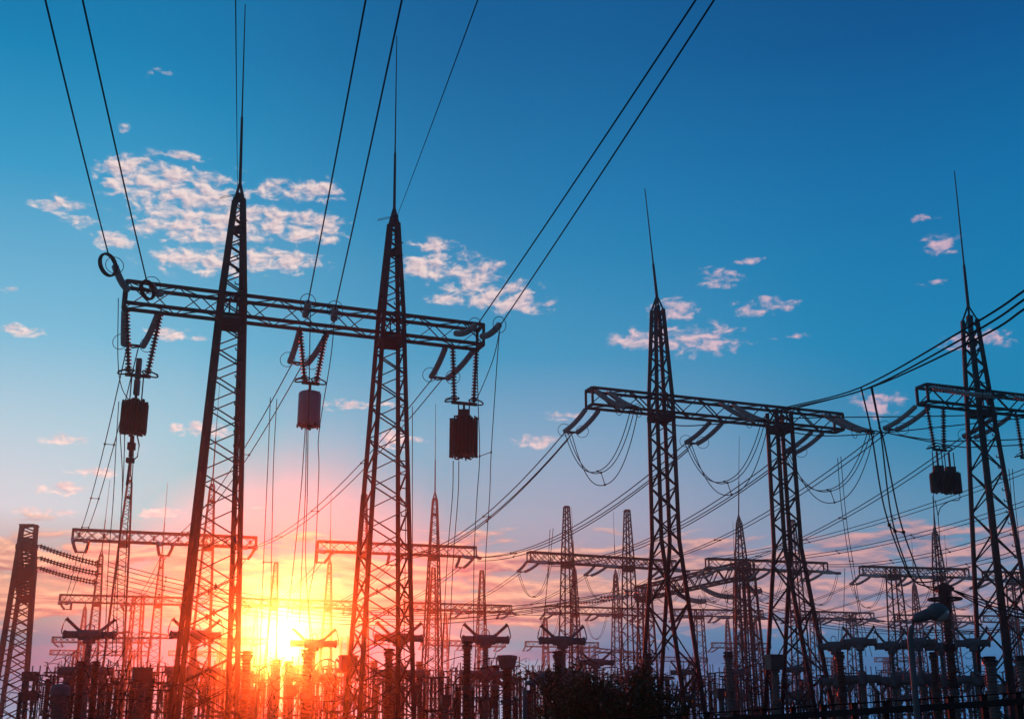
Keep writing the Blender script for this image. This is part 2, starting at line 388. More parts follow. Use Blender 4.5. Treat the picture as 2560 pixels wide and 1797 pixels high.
# ------------------------------------------------------------------ insulators
def string_mb(mb, p, q, pitch=.15, r=.14, n=9, sagm=.1, core=.05):
    """discs threaded on a slightly hanging rod"""
    L = (q - p).length; N = max(6, int(L / pitch)); pts = sag_pts(p, q, sagm, N)
    for k in range(N):
        a, b = pts[k], pts[k+1]; l = (b-a).length
        if n > 6: mb.lathe(a, b, [(0, core), (l*.3, core*1.3), (l*.42, r*.92), (l*.55, r), (l*.62, r*.7), (l*.75, core), (l, core)], n)
        else: mb.lathe(a, b, [(0, core), (l*.35, r), (l*.6, r), (l, core)], n)
def openring(mb, c, nrm, rad, r):
    mb.ring(c, nrm, rad, r, 22, 5)
PH = {}
pos_txt = ['left end', 'middle', 'right end']
def beam_pt(g, x, side, dz):
    return g['A'] + g['d']*x + g['n']*(side*g['w']/2) + Z*(g['H'] + dz)
def phase(key, xs, desc, far=True, nearm=True, length=3.3, drop=.6, hi=False, fmat='glass', nmat='glass', grp=None, neardir=None, nd=None):
    """pair of tension strings + yoke on the far and/or near side at three places"""
    g = G[key]
    for k, (xa, xb) in enumerate(xs):
        for side, on in ((1, far), (-1, nearm)):
            if not on: continue
            n = g['n'] * side
            dr, zs = drop, -g['h']/2*.9
            if side < 0 and neardir: n = neardir; dr = nd; zs = g['h']/2*.7
            p1 = beam_pt(g, xa, side, zs); p2 = beam_pt(g, xb, side, zs)
            mid = (xa + xb) / 2; gap = min(.42, (xb - xa) / 2)
            q1 = g['A'] + g['d']*(mid - gap) + Z*(g['H'] - g['h']/2 - dr) + n*(g['w']/2 + length); q2 = q1 + g['d']*(2*gap)
            t = thing('tension_insulator', p1, '%s-side insulator pair, %s of %s' % ('far' if side > 0 else 'near', pos_txt[k], desc), 'insulator', grp)
            for p, q in ((p1, q1), (p2, q2)):
                mb = MB()
                if hi: string_mb(mb, p.lerp(q, .08), q, .15, .15, 9, .12)
                else: string_mb(mb, p.lerp(q, .05), q, .3, .17, 6, .1)
                mb.tube([p, p.lerp(q, .1)], .04, 5)
                mb.build('disc_string', M[fmat if side > 0 else nmat], t, True)
            mb = MB(); mb.tube([q1, q2], .06, 5); mb.tube([q1, (q1+q2)/2 + n*.4], .04, 5); mb.tube([q2, (q1+q2)/2 + n*.4], .04, 5)
            mb.build('yoke', M['steel'], t)
            if hi:
                for q, e in ((q1, -1), (q2, 1)):
                    mb = MB(); openring(mb, q - n*.35 + g['d']*(e*.18), n + g['d']*.5, .36, .016); mb.build('corona_ring', M['wire'], t, True)
            PH[(key, k, side)] = ((q1+q2)/2 + n*.4 - g['d']*.25, (q1+q2)/2 + n*.4 + g['d']*.25)
def three(L, s=1.5): return [(0, s), (L/2 - s/2, L/2 + s/2), (L - s, L)]

phase('G1', [(0.05, 1.5), (7.75, 9.05), (14.75, 16.2)], 'nearest left gantry beam', nearm=False, hi=True)
phase('G2', [(.1, .9), (8.1, 8.9), (15.1, 15.9)], 'nearest right gantry beam', hi=True, neardir=Vector((.42, -.9, 0)), nd=.95)
phase('G3', [(.05, .95), (5.6, 6.6), (13, 14)], 'gantry beam cut by the right edge', hi=True, neardir=Vector((.75, -.66, 0)), nd=.2)
DS = dict(R2a='left second-row gantry behind first tall tower', R2b='second-row gantry right of the sun', R2c='central flat-masted second-row gantry',
          R2d='second-row gantry between the splayed columns', R2e='second-row gantry above the street lamp', R2f='second-row gantry at the right edge', R3a='far left third-row gantry', R3b='third-row gantry above the sun',
          R3c='flat-masted third-row gantry', R3d='third-row gantry above the shrub', R3e='low gantry between the splayed columns', R3f='third-row mastless gantry', R3g='third-row gantry behind the lamp head',
          R4a='fourth-row gantry at far left', R4c='fourth-row gantry behind a breaker head', R4d='fourth-row gantry left of the shrub', R4e='fourth-row gantry with hair-thin rods')
for k, v in DS.items():
    phase(k, three(G[k]['L']), v, nearm=k[1] != '4', grp='insulator strings on the rear gantries')

# suspension V strings and line traps under G1 and G3
def vstrings(g, xa, xb, botgap, drop, label, fm='dark_glass', topgap=0):
    pa = beam_pt(g, xa, 0, -g['h']/2); pb = beam_pt(g, xb, 0, -g['h']/2); mid = (pa + pb) / 2 - Z*drop
    t = thing('suspension_insulator', pa, label, 'insulator', 'hanging V strings that carry line traps')
    for p, s in ((pa, -1), (pb, 1)):
        q = mid + g['d']*(s*botgap/2); mb = MB(); mb.tube([p, p.lerp(q, .06)], .035, 5); string_mb(mb, p.lerp(q, .06), p.lerp(q, .97), .15, .15, 10, 0., .06)
        mb.build('disc_string', M[fm], t, True)
        mb = MB(); openring(mb, q + Z*.12 + g['d']*(s*.12), Z + g['d']*(.25*s), .34, .035); mb.tube([q + Z*.3, q + Z*.12 + g['d']*(s*.46)], .02, 4); mb.build('corona_ring', M['wire'], t, True)
    mb = MB(); mb.bar(mid - g['d']*(botgap/2 + .15), mid + g['d']*(botgap/2 + .15), .09, .14); mb.build('yoke', M['steel'], t)
    return mid
def slat_trap(c, r, h, label, box=False, gap=.5, tilt=0):
    """line trap wound with upright slats; c = hanging point"""
    t = thing('line_trap', c, label, 'line trap', 'line traps hung under gantries')
    top = c - Z*gap; mb = MB(); N = 22
    for k in range(N):
        an = 2*math.pi*k/N; e = Vector((math.cos(an), math.sin(an), 0)); j = random.uniform(-.09, .09)
        mb.bar(top + e*r + Z*j, top + e*r - Z*(h + j*.6), .2 * r/.6, .07)
    mb.lathe(top - Z*.12, top - Z*(h - .1), [(0, r*.9), (h - .24, r*.9)], 20)
    mb.build('winding', M['trapdark'], t)
    for zz in (.0, h):
        mb = MB()
        for an in (0, 1.05, 2.1): e = Vector((math.cos(an), math.sin(an), 0)); mb.bar(top - Z*zz - e*r*1.08, top - Z*zz + e*r*1.08, .08, .06)
        mb.build('cross_frame', M['steel'], t)
    mb = MB(); mb.tube([c, top], .06, 6); mb.tube([c + Vector((.25, 0, 0)), top + Vector((.25, 0, 0))], .03, 5); mb.tube([c - Vector((.25, 0, 0)), top - Vector((.25, 0, 0))], .03, 5); mb.build('hanger', M['steel'], t)
    if box:
        mb = MB(); mb.box(top + Z*.26, .5, .4, .34); mb.bar(top + Z*.02, top + Z*.1, .7); mb.build('tuning_box', M['steel'], t)
    return top - Z*h, t
g1, g3 = G['G1'], G['G3']
m1 = vstrings(g1, .1, 1.55, .75, 3.05, 'ribbed V insulator string hanging under the left end of the nearest left gantry')
m2 = vstrings(g1, 7.62, 8.85, .5, 2.62, 'ribbed V insulator string hanging under the middle of the nearest left gantry')
m3 = vstrings(g1, 14.9, 16.1, .95, 2.85, 'ribbed V insulator string hanging under the right end of the nearest left gantry')
b1, t1 = slat_trap(m1, .5, 1.32, 'dark slatted line trap hanging under the left end of the nearest gantry', gap=1.2)
mb = MB(); mb.bar(m1 + Z*.75, m1 - Z*.15, .2, .2); mb.bar(m1 - Z*.2, m1 - Z*.85, .26, .2); mb.box(m1 - Z*1.15, .3, .3, .25); mb.build('coupling', M['steel2'], t1)
# round cased trap in the middle
t = thing('line_trap', m2, 'pale grey drum-shaped line trap hanging under the middle of the nearest gantry', 'line trap', 'line traps hung under gantries')
b2 = m2 - Z*1.98; mb = MB(); mb.lathe(m2 - Z*.42, b2, [(0, .42), (.05, .48), (.1, .5), (1.48, .5), (1.52, .48), (1.56, .44), (1.56, .38), (1.4, .36)], 28); mb.build('casing', M['trappale'], t, True)
mb = MB()
for an in range(4): e = Vector((math.cos(an*1.57), math.sin(an*1.57), 0)); mb.bar(m2 - Z*.42, m2 - Z*.42 + e*.44, .07, .06)
mb.tube([m2, m2 - Z*.45], .05, 6); mb.build('hanger', M['steel'], t); mb = MB()
for an in range(4): e = Vector((math.cos(an*1.57), math.sin(an*1.57), 0)); mb.bar(b2 + Z*.06, b2 + Z*.06 + e*.5, .08, .06)
mb.tube([b2 + Z*.1, b2 - Z*.15], .06, 6)
for an in range(8):
    e = Vector((math.cos(an*.785), math.sin(an*.785), 0)); mb.bar(b2 + e*.49 + Z*.1, b2 + e*.49 - Z*.06, .07)
mb.build('cross_frame', M['steel'], t)
b3, t3 = slat_trap(m3, .62, 1.78, 'large dark slatted line trap with a box on top, right end of nearest gantry', box=True, gap=.75)
gv = vstrings(g3, .2, 1.35, .62, 2.6, 'ribbed V insulator string hanging from the gantry cut by the right edge', topgap=0)
for s, nm in ((-1, 'left'), (1, 'right')):
    slat_trap(gv + g3['d']*(s*.4 + .2) - Z*.1, .46, .98, 'dark open slatted line trap, %s one of the touching pair near the right edge' % nm, box=True, gap=1.25)
vstrings(g3, 6.4, 7.6, 1.0, 2.6, 'ribbed V insulator string at the very right edge of the picture')

# incoming spans over the photographer's head, each ends on a short pale string
def incoming(mark, tgt, ph, label, pale, ringlabel=None, ring=None):
    P = tgt; far = ath(mark[0], mark[1], 20.4); d = (far - P); q = P + d * 1.45
    line('incoming_span', [(P, q)], .15, .028, label, 'power line', 'spans coming in over the camera')
    return P
g = g1
def near_pt(x, px, py, back):
    return at(px, py, (g['A'] + g['d']*x).y - back)
specs = [(.05, (270, 632), (117, 0), 'leftmost cable running from the upper left corner to the coil ring by the gantry end'),
         (1.45, (367, 703), (210, 0), 'second cable from the left edge, running down to the looped coil on the gantry beam'),
         (7.75, (771, 752), (913, 0), 'left cable of the pair reaching the middle of the nearest gantry from the top'),
         (9.05, (838, 770), (1003, 0), 'right cable of the pair reaching the middle of the nearest gantry from the top'),
         (14.9, (1193, 812), (1732, 0), 'upper cable of the pair slanting from top right to the nearest gantry end'),
         (16.2, (1254, 808), (1778, 0), 'lower cable of the pair slanting from top right to the nearest gantry end')]
for i, (x, e, m, lab) in enumerate(specs):
    P = near_pt(x, e[0], e[1], 4.2); incoming(m, P, i, lab, True)
    p0 = beam_pt(g, x, -1, .1 if i in (0, 1) else -.1)
    tt = ['pale insulator string beside the coil ring left of the gantry end', 'pale insulator string behind the looped coil near the left gantry end', 'left pale foreshortened insulator on the middle of the nearest beam',
          'right pale foreshortened insulator on the middle of the nearest beam', 'pale curved insulator lying across the right end of the nearest beam', 'pale curved insulator sticking out past the right end of the nearest beam'][i]
    t = thing('strain_insulator', p0, tt, 'insulator', 'pale strings of the incoming spans'); mb = MB()
    c = P if i > 1 else p0.lerp(P, .75)
    string_mb(mb, p0, p0.lerp(c, .88), .15, .15, 10, .14); mb.build('disc_string', M['glass'], t, True)
    mb = MB(); mb.tube([p0.lerp(c, .86), P], .035, 5); openring(mb, p0.lerp(c, .9), (P-p0).normalized() + g['d']*.4, .36, .016); mb.build('end_fitting', M['steel'], t)
for (cx, cy, hh, lab) in ((270, 662, 29, 'dark coiled cable ring hanging in the air left of the nearest gantry'), (369, 725, 24, 'dark coiled cable loop in front of the nearest gantry beam near its left end')):
    c = at(cx, cy, 46.8); mb = MB(); nrm = Vector((.9, -.42, .1)); k = hh / F * 48
    for o in (-.05, 0, .05): mb.ring(c + nrm*o, nrm, k*1.02, .045, 30, 6)
    single('cable_coil', mb, M['wire'], c, lab, 'cable coil', 'coiled cable rings', True)
# thin guard wires to the mast tips
for tip, m, lab in (((594, 474), (589, -20), 'hair-thin guard wire dropping from the top edge to the first mast tip'), ((993, 540), (1202, -20), 'hair-thin guard wire slanting from the top edge to the second mast tip')):
    P = at(*tip, 54.); Q = at(*m, 20.)
    line('guard_wire', [(P, Q)], .05, .012, lab, 'guard wire')
for tip, lab in (((589, 486), 'thin loop and clamp ball at the first mast tip'), ((983, 541), 'thin loop and clamp ball at the second mast tip')):
    p = at(*tip, 54.); mb = MB(); mb.lathe(p - Z*.1 + Vector((.12, 0, 0)), p + Z*.1 + Vector((.12, 0, 0)), [(0, .05), (.06, .13), (.14, .13), (.2, .05)], 10)
    mb.tube([p + Vector((-.75*math.sin(a*.52)**1 if a < 6 else 0, 0, -.12 + .1*math.cos(a*.9))) for a in range(7)], .014, 4)
    single('mast_clamp', mb, M['wire'], p, lab, 'clamp')

# ------------------------------------------------------------------ spans between gantries
def span(k1, i, k2, j, sag, r, label, nb=2, spac=(.25, .5, .75), grp='twin spans between gantries'):
    a = PH[(k1, i, 1)]; b = PH[(k2, j, -1)]
    ends = [(a[0], b[0]), (a[1], b[1])]
    if nb == 3: ends.append(((a[0]+a[1])/2 - Z*.35, (b[0]+b[1])/2 - Z*.35))
    line('conductor_span', ends, sag, r, label, 'power line', grp, spac)
for i, nm in enumerate(('left end', 'middle', 'right end')):
    span('G1', i, 'R2a', i, 1.6, .028, 'twin cables sloping back from the %s of the nearest left gantry' % nm)
span('G2', 0, 'R2b', 1, 1.8, .036, 'triple cables sloping back from the left end of the nearest right gantry', 3, (.4, .8))
span('G2', 1, 'R2b', 2, 1.8, .036, 'triple cables sloping back from the middle of the nearest right gantry', 3, (.75,))
span('G2', 2, 'R2c', 0, 1.8, .036, 'triple cables sloping back from the right end of the nearest right gantry', 3, (.4,))
span('G3', 0, 'R2c', 1, 1.8, .032, 'long twin cables from the right edge gantry, upper of the two', 2, (.5,))
span('G3', 1, 'R2c', 2, 1.8, .032, 'long twin cables from the right edge gantry, lower of the two', 2, (.3, .6))
for (x0, y0), (x1, y1), lab in (((2640, 1140), (1760, 1396), 'highest of the four long parallel cables crossing the right sky'),
                               ((2640, 1225), (1866, 1400), 'second of the four long parallel cables crossing the right sky'),
                               ((2640, 1282), (2056, 1410), 'third of the four long parallel cables crossing the right sky'),
                               ((2640, 1340), (2160, 1424), 'lowest of the four long parallel cables crossing the right sky')):
    p = ath(x0, y0, 20.); p = at(x0, y0, 92.); q = at(x1, y1, 139.)
    line('conductor_span', [(p, q), (p + Vector((.3, .2, -.25)), q + Vector((.3, .1, -.22)))], 1.1, .034, lab, 'power line', 'long cables across the right sky', (.35, .6))
for a, b in (('R2a', 'R3a'), ('R2b', 'R3b'), ('R2c', 'R3c'), ('R2d', 'R3d'), ('R2e', 'R3e'), ('R2f', 'R3f')):
    for i in range(3):
        span(a, i, b, i, 1.5, .032, 'thin twin cables behind the %s of %s' % (pos_txt[i], DS[a]), 2, (), 'thin spans between rear gantries')
# jumper loops
def loop(key, i, sag, r, desc, nb=3):
    a = PH[(key, i, 1)]; b = PH[(key, i, -1)]; P = []
    for k in range(nb):
        o = G[key]['d'] * ((k - 1) * .22); p = (a[0]+a[1])/2 + o; q = (b[0]+b[1])/2 + o
        s = sag * (1, 1.02, 1.25)[k]
        P.append([p.lerp(q, t/12) - Z * (s * (1 - abs(2*t/12-1)**2.3)) for t in range(13)])
    poly('jumper_loop', P, r, 'drooping %s jumper loop under the %s of %s' % ('triple' if nb == 3 else 'twin', pos_txt[i], desc), 'jumper cable', 'drooping jumper loops', (.5,))
for i in range(3): loop('G2', i, 2.9, .026, 'nearest right gantry beam')
for k in ('R2c', 'R2d', 'R2e', 'R3d'):
    for i in range(3): loop(k, i, 3.0, .028, DS[k], 2)
# bus lines leaving G2 to the right
for pts, lab in (([PH[('G2', 0, -1)][0], at(1680, 1062, 68), at(1830, 1057, 70), at(2000, 1045, 71), at(2430, 1038, 70), at(2600, 1020, 66)], 'sagging cable along the nearest right gantry beam from its left string'),
                 ([PH[('G2', 1, -1)][0], at(2000, 1084, 70), at(2140, 1087, 71), at(2420, 1060, 70), at(2600, 1040, 67)], 'sagging cable from the middle string of the nearest right gantry towards the right edge'),
                 ([PH[('G2', 2, -1)][0], at(2336, 1100, 71), at(2460, 1101, 71), at(2600, 1096, 68)], 'upper flat cable from the right string of the nearest right gantry to the right edge'),
                 ([PH[('G2', 2, -1)][1], at(2386, 1115, 71), at(2460, 1116, 71), at(2600, 1110, 68)], 'lower flat cable from the right string of the nearest right gantry to the right edge')):
    poly('bus_cable', [pts], .034, lab, 'power line')
# heavy cables from the upper right with their droppers
poly('heavy_cable', [[at(2640, 668, 30), at(2560, 727, 32), at(2430, 812, 37), at(2152, 968, 52), at(1986, 1013, 62), at(1930, 1024, 68)],
                     [at(2640, 692, 30), at(2560, 749, 32), at(2430, 833, 37), at(2165, 972, 52), at(1986, 1017, 62), at(1935, 1029, 68)],
                     [at(2640, 718, 30), at(2560, 773, 32), at(2443, 846, 37), at(2178, 968, 52), at(1986, 1021, 62), at(1940, 1034, 68)]], .034,
     'three thick cables slanting from the upper right edge down to the nearest right gantry', 'power line')
poly('dropper_cable', [[at(2153, 970, 52), at(2172, 1050, 53), at(2183, 1110, 54), at(2211, 1270, 57), at(2256, 1400, 60), at(2286, 1451, 62), at(2338, 1453, 63)],
                       [at(2178, 970, 52), at(2198, 1065, 53), at(2204, 1100, 54), at(2228, 1287, 57), at(2262, 1402, 60), at(2290, 1455, 62), at(2345, 1470, 63)],
                       [at(2180, 968, 52), at(2200, 1068, 53), at(2210, 1105, 54), at(2248, 1292, 57), at(2284, 1400, 60), at(2310, 1460, 62), at(2352, 1482, 63)]], .036,
     'three thick droppers curving down to the ringed post insulator behind the street lamp', 'dropper cable', None, (.56,))
# vertical droppers
def dropper(paths, Y0, Y1, r, lab, ties=(), grp='hanging vertical droppers'):
    P = []
    for p in paths: P.append([at(x, y, Y0 + (Y1 - Y0) * k / max(1, len(p)-1)) for k, (x, y) in enumerate(p)])
    poly('dropper_cable', P, r, lab, 'dropper cable', grp, ties)
dropper([[(676, 993), (670, 1150), (662, 1330), (655, 1500), (650, 1640)], [(692, 997), (684, 1150), (680, 1330), (676, 1500), (668, 1640)]], 62, 70, .022, 'twin droppers between the first tall tower and the drum-shaped trap', (.62,))
dropper([[(1015, 1012), (1015, 1150), (1013, 1400), (1010, 1640)], [(1031, 1016), (1031, 1150), (1031, 1400), (1029, 1640)]], 66, 72, .022, 'twin droppers hugging the right side of the second tall tower', (.63,))
dropper([[(297, 1004), (290, 1110), (283, 1250), (270, 1420), (262, 1640)], [(300, 1080), (306, 1200), (300, 1330), (286, 1500), (280, 1640)]], 56, 70, .022, 'twin droppers falling left of the dark slatted trap')
dropper([[(763, 1072), (752, 1230), (735, 1400), (716, 1560)], [(766, 1072), (763, 1240), (755, 1400), (748, 1560)], [(770, 1072), (768, 1240), (764, 1400), (776, 1600)]], 54, 70, .022, 'three droppers fanning down from the drum-shaped trap')
dropper([[(836, 800), (826, 900), (797, 1085), (797, 1180), (787, 1400), (772, 1500), (782, 1600)]], 52, 70, .022, 'long wavy dropper passing right of the drum-shaped trap')
dropper([[(776, 770), (774, 900), (771, 1072)]], 51, 52, .022, 'straight wire running down in front of the drum-shaped trap')
dropper([[(1133, 1152), (1131, 1240), (1118, 1400), (1105, 1640)], [(1147, 1152), (1145, 1240), (1133, 1400), (1122, 1640)]], 56, 72, .022, 'twin droppers hanging from the large dark trap')
dropper([[(1190, 815), (1195, 1000), (1199, 1140), (1192, 1250), (1185, 1400), (1184, 1600)], [(1250, 815), (1243, 900), (1228, 1130), (1224, 1240), (1214, 1400), (1212, 1560)]], 53, 72, .022, 'twin droppers passing right of the large dark trap', (.42,))
dropper([[(1252, 812), (1232, 900), (1190, 1000), (1172, 1012)]], 52, 56, .02, 'slack lead from the right gantry end to the large dark trap')
dropper([[(296, 745), (295, 900), (305, 970), (330, 1010)]], 50, 52.5, .02, 'slack lead hanging down left of the left V string')
dropper([[(312, 1070), (308, 1200), (296, 1400), (290, 1640)], [(335, 1090), (330, 1200), (318, 1330), (305, 1640)]], 52.5, 72, .022, 'twin droppers under the dark slatted trap')
dropper([[(2094, 1145), (2101, 1240), (2112, 1330), (2124, 1402), (2146, 1520), (2165, 1640)], [(2102, 1141), (2110, 1240), (2120, 1330), (2132, 1402), (2152, 1530), (2180, 1640)]], 76, 96, .024, 'twin droppers slanting down between the splayed column and the street lamp', (.6,))
dropper([[(2522, 1172), (2530, 1260), (2543, 1380), (2556, 1480)], [(2531, 1172), (2538, 1260), (2552, 1380), (2566, 1480)]], 78, 90, .024, 'twin droppers close to the right edge', (.8,))
dropper([[(1375, 1323), (1372, 1380), (1366, 1480), (1352, 1600)], [(1383, 1320), (1375, 1400), (1367, 1470), (1358, 1600)]], 116, 120, .03, 'twin droppers at the left end of the flat-masted gantry')
dropper([[(2332, 1240), (2336, 1290), (2340, 1330), (2352, 1470)], [(2338, 1250), (2346, 1300), (2352, 1400), (2358, 1470)]], 72, 74, .024, 'twin leads under the double trap near the right edge')
dropper([[(2393, 1228), (2400, 1240), (2396, 1250), (2375, 1252), (2352, 1268), (2345, 1290)]], 69, 71, .026, 'hooked lead curling under the double trap near the right edge')
dropper([[(2097, 1540), (2098, 1560), (2092, 1640)], [(2112, 1420), (2108, 1560), (2101, 1640)]], 120, 120, .03, 'thin droppers right of the second splayed column')
# traps' spare ends : arms under the first trap and mast
mb = MB()
p = b1 - Z*.1; mb.tube([p, p - Z*.9], .09, 6); mb.tube([p + Vector((.2, 0, 0)), p + Vector((.32, 0, -.4)), p + Vector((.28, 0, -.9)), p + Vector((.05, 0, -1.1))], .03, 5); mb.box(p - Z*.45, .28, .28, .3); mb.box(p - Z*1.05, .3, .25, .2)
mb.tube([p - Z*.9, p - Z*2.1 + Vector((-.05, 0, 0))], .05, 6)
single('trap_lead', mb, M['steel'], p, 'jointed lead with loop hanging under the dark slatted left trap', 'cable fitting')

# buses from the left edge gantry to the turned gantry
lt, ob = G['LT'], G['OB']
for k, (a, b, o) in enumerate((((90, 1364), (243, 1409), (1700, 1462)), ((91, 1394), (243, 1433), (1640, 1476)), ((90, 1419), (236, 1455), (1568, 1491)))):
    p = at(*a, 117.5 + 4*k); q = at(*b, 119.5 + 4*k)
    nm = ('uppermost', 'middle', 'lowest')[k]
    t = thing('tension_insulator', p, '%s of the three ribbed twin strings reaching right from the left edge gantry' % nm, 'insulator', 'strings of the left edge gantry')
    for dz in (-.13, .13):
        mb = MB(); string_mb(mb, p + Z*dz*.6 + Vector((.35, 0, 0)), q + Z*dz, .3, .2, 8, .12, .06); mb.tube([p + Z*dz*.4, p + Z*dz*.6 + Vector((.4, 0, 0))], .05, 5); mb.build('disc_string', M['dark_glass'], t, True)
    mb = MB(); mb.bar(q - Z*.36, q + Z*.36, .09); mb.cyl(q, q + Vector((.5, 0, -.05)), .16, 8, .03); mb.build('yoke', M['steel'], t)
    q2 = q + Vector((1.0, .2, 0)); e0 = at(*(o[0] - 140, o[1] + 16), 139. + 8*k); e1 = at(*o, 141. + 8*k)
    line('bus_cable', [(q2 + Z*.2, e0 + Z*.2), (q2 - Z*.2, e0 - Z*.2)], 3.2, .04, '%s of three long twin buses sagging across the whole yard' % nm, 'power line', 'long sagging buses', (.1, .3, .5, .7, .9), 30)
    t = thing('tension_insulator', e1, '%s grey ribbed string lying along the slanting turned beam' % nm, 'insulator', 'strings of the turned gantry'); mb = MB()
    string_mb(mb, e0, e1, .36, .24, 7, .2, .06); mb.build('disc_string', M['glass'], t, True)
for k, (a, b) in enumerate((((1750, 1464), (1830, 1491)), ((1690, 1480), (1763, 1502)), ((1862, 1462), (1902, 1476)))):
    p = at(*a, 143. + 5*k - 6*(k == 2)); q = at(*b, 136. + 5*k - 6*(k == 2)); nm = ('middle', 'left', 'right')[k]
    t = thing('tension_insulator', p, 'pale ribbed twin string with ring pointing right from the turned gantry, %s of three' % nm, 'insulator', 'strings of the turned gantry')
    for o in (-.11, .11):
        mb = MB(); string_mb(mb, p + Z*o, q + Z*o, .3, .18, 8, .35, .06); mb.build('disc_string', M['glass'], t, True)
    mb = MB(); openring(mb, q - Vector((.6, 0, 0)), Vector((.9, -.4, 0)), .65, .03); openring(mb, q - Vector((.2, 0, .2)), Vector((.9, .4, 0)), .6, .03); mb.build('corona_ring', M['wire'], t, True)
    e = at(2600, 1552 + 5*k, 170.)
    line('bus_cable', [(q, e), (q - Z*.3, e - Z*.3)], 2.2, .04, 'long flat twin bus from the turned gantry to the right edge, %s of three' % nm, 'power line', 'flat buses right of the turned gantry', (.2, .6), 24)

# ------------------------------------------------------------------ yard equipment
def ribbed(mb, p, h, r, pitch=.16, n=14, core=.72):
    N = max(3, int(h / pitch)); l = h / N; prof = []
    for k in range(N):
        z = k*l; prof += [(z, r*core), (z + l*.35, r*core), (z + l*.5, r), (z + l*.62, r), (z + l*.8, r*core)]
    prof.append((h, r*core)); mb.lathe(p, p + Z*h, prof, n)
O = Vector((0, 0, 0)); X = Vector((1, 0, 0)); Yv = Vector((0, 1, 0))
def stand(mb, h, w, taper=.75, lw=.07):
    legs = [mb]*4; lattice(legs, mb, O, X, Yv, [(0, w, w), (h, w*taper, w*taper)], lw, lw*.55, 1.1)
    mb.box(Vector((0, 0, .1)), w*1.5, w*1.5, .2); mb.box(Vector((0, 0, h - .04)), w*1.1, w*1.1, .1)
HID = []
def make_breaker():
    """T-headed live tank breaker, head axis along x, top of head about 7.9 m"""
    t = thing('circuit_breaker', O, 'x', 'breaker'); mb = MB(); stand(mb, 2.4, 1.2, .8, .1); mb.build('stand', M['steel'], t)
    mb = MB(); ribbed(mb, Vector((0, 0, 2.4)), 2.7, .3); mb.build('lower_porcelain', M['pale'], t, True)
    mb = MB(); mb.cyl(Vector((-1.5, 0, 5.5)), Vector((1.5, 0, 5.5)), .24, 14); mb.lathe(Vector((0, 0, 5.1)), Vector((0, 0, 5.95)), [(0, .3), (.1, .42), (.65, .42), (.85, .28)], 14)
    for s in (-1, 1):
        mb.cyl(Vector((s*1.5, 0, 5.5)), Vector((s*1.58, 0, 5.5)), .29, 14); mb.cyl(Vector((s*.5, 0, 5.4)), Vector((s*1.2, 0, 4.8)), .12, 10)
    mb.build('lower_tank', M['tank'], t, True)
    mb = MB(); ribbed(mb, Vector((0, 0, 5.9)), 1.3, .22); mb.build('upper_porcelain', M['tank'], t, True)
    mb = MB(); mb.lathe(Vector((-1.5, 0, 7.6)), Vector((1.5, 0, 7.6)), [(0, .2), (.06, .26), (.14, .26), (.16, .21), (.86, .21), (.9, .3), (2.1, .3), (2.14, .21), (2.84, .21), (2.86, .26), (2.94, .26), (3., .2)], 16)
    mb.lathe(Vector((0, 0, 7.1)), Vector((0, 0, 7.5)), [(0, .3), (.1, .38), (.4, .34)], 14); mb.ring(Vector((0, .0, 7.98)), Yv, .24, .03, 16, 5)
    mb.build('head', M['tank'], t, True)
    for s in (-1, 1):
        a = Vector((s*.62, 0, 7.85)); b = Vector((s*1.3, 0, 8.45)); mb = MB(); ribbed_dir(mb, a, b, .11); mb.build('grading_capacitor', M['tank'], t, True)
        mb = MB(); mb.tube([b, b + Vector((s*.12, 0, .05)), Vector((s*1.55, 0, 8.1)), Vector((s*1.6, 0, 7.75)), Vector((s*1.48, 0, 7.55))], .035, 6); mb.build('connection_pipe', M['steel2'], t, True)
    return t
def ribbed_dir(mb, a, b, r):
    L = (b-a).length; N = 9; l = L/N; prof = []
    for k in range(N): prof += [(k*l, r*.8), (k*l+l*.5, r), (k*l+l*.8, r*.8)]
    mb.lathe(a, b, [(0, r*1.2), (.05, r*1.2)] + [(z+.06, q) for z, q in prof] + [(L + .07, r*1.25), (L + .12, r*1.25)], 10)
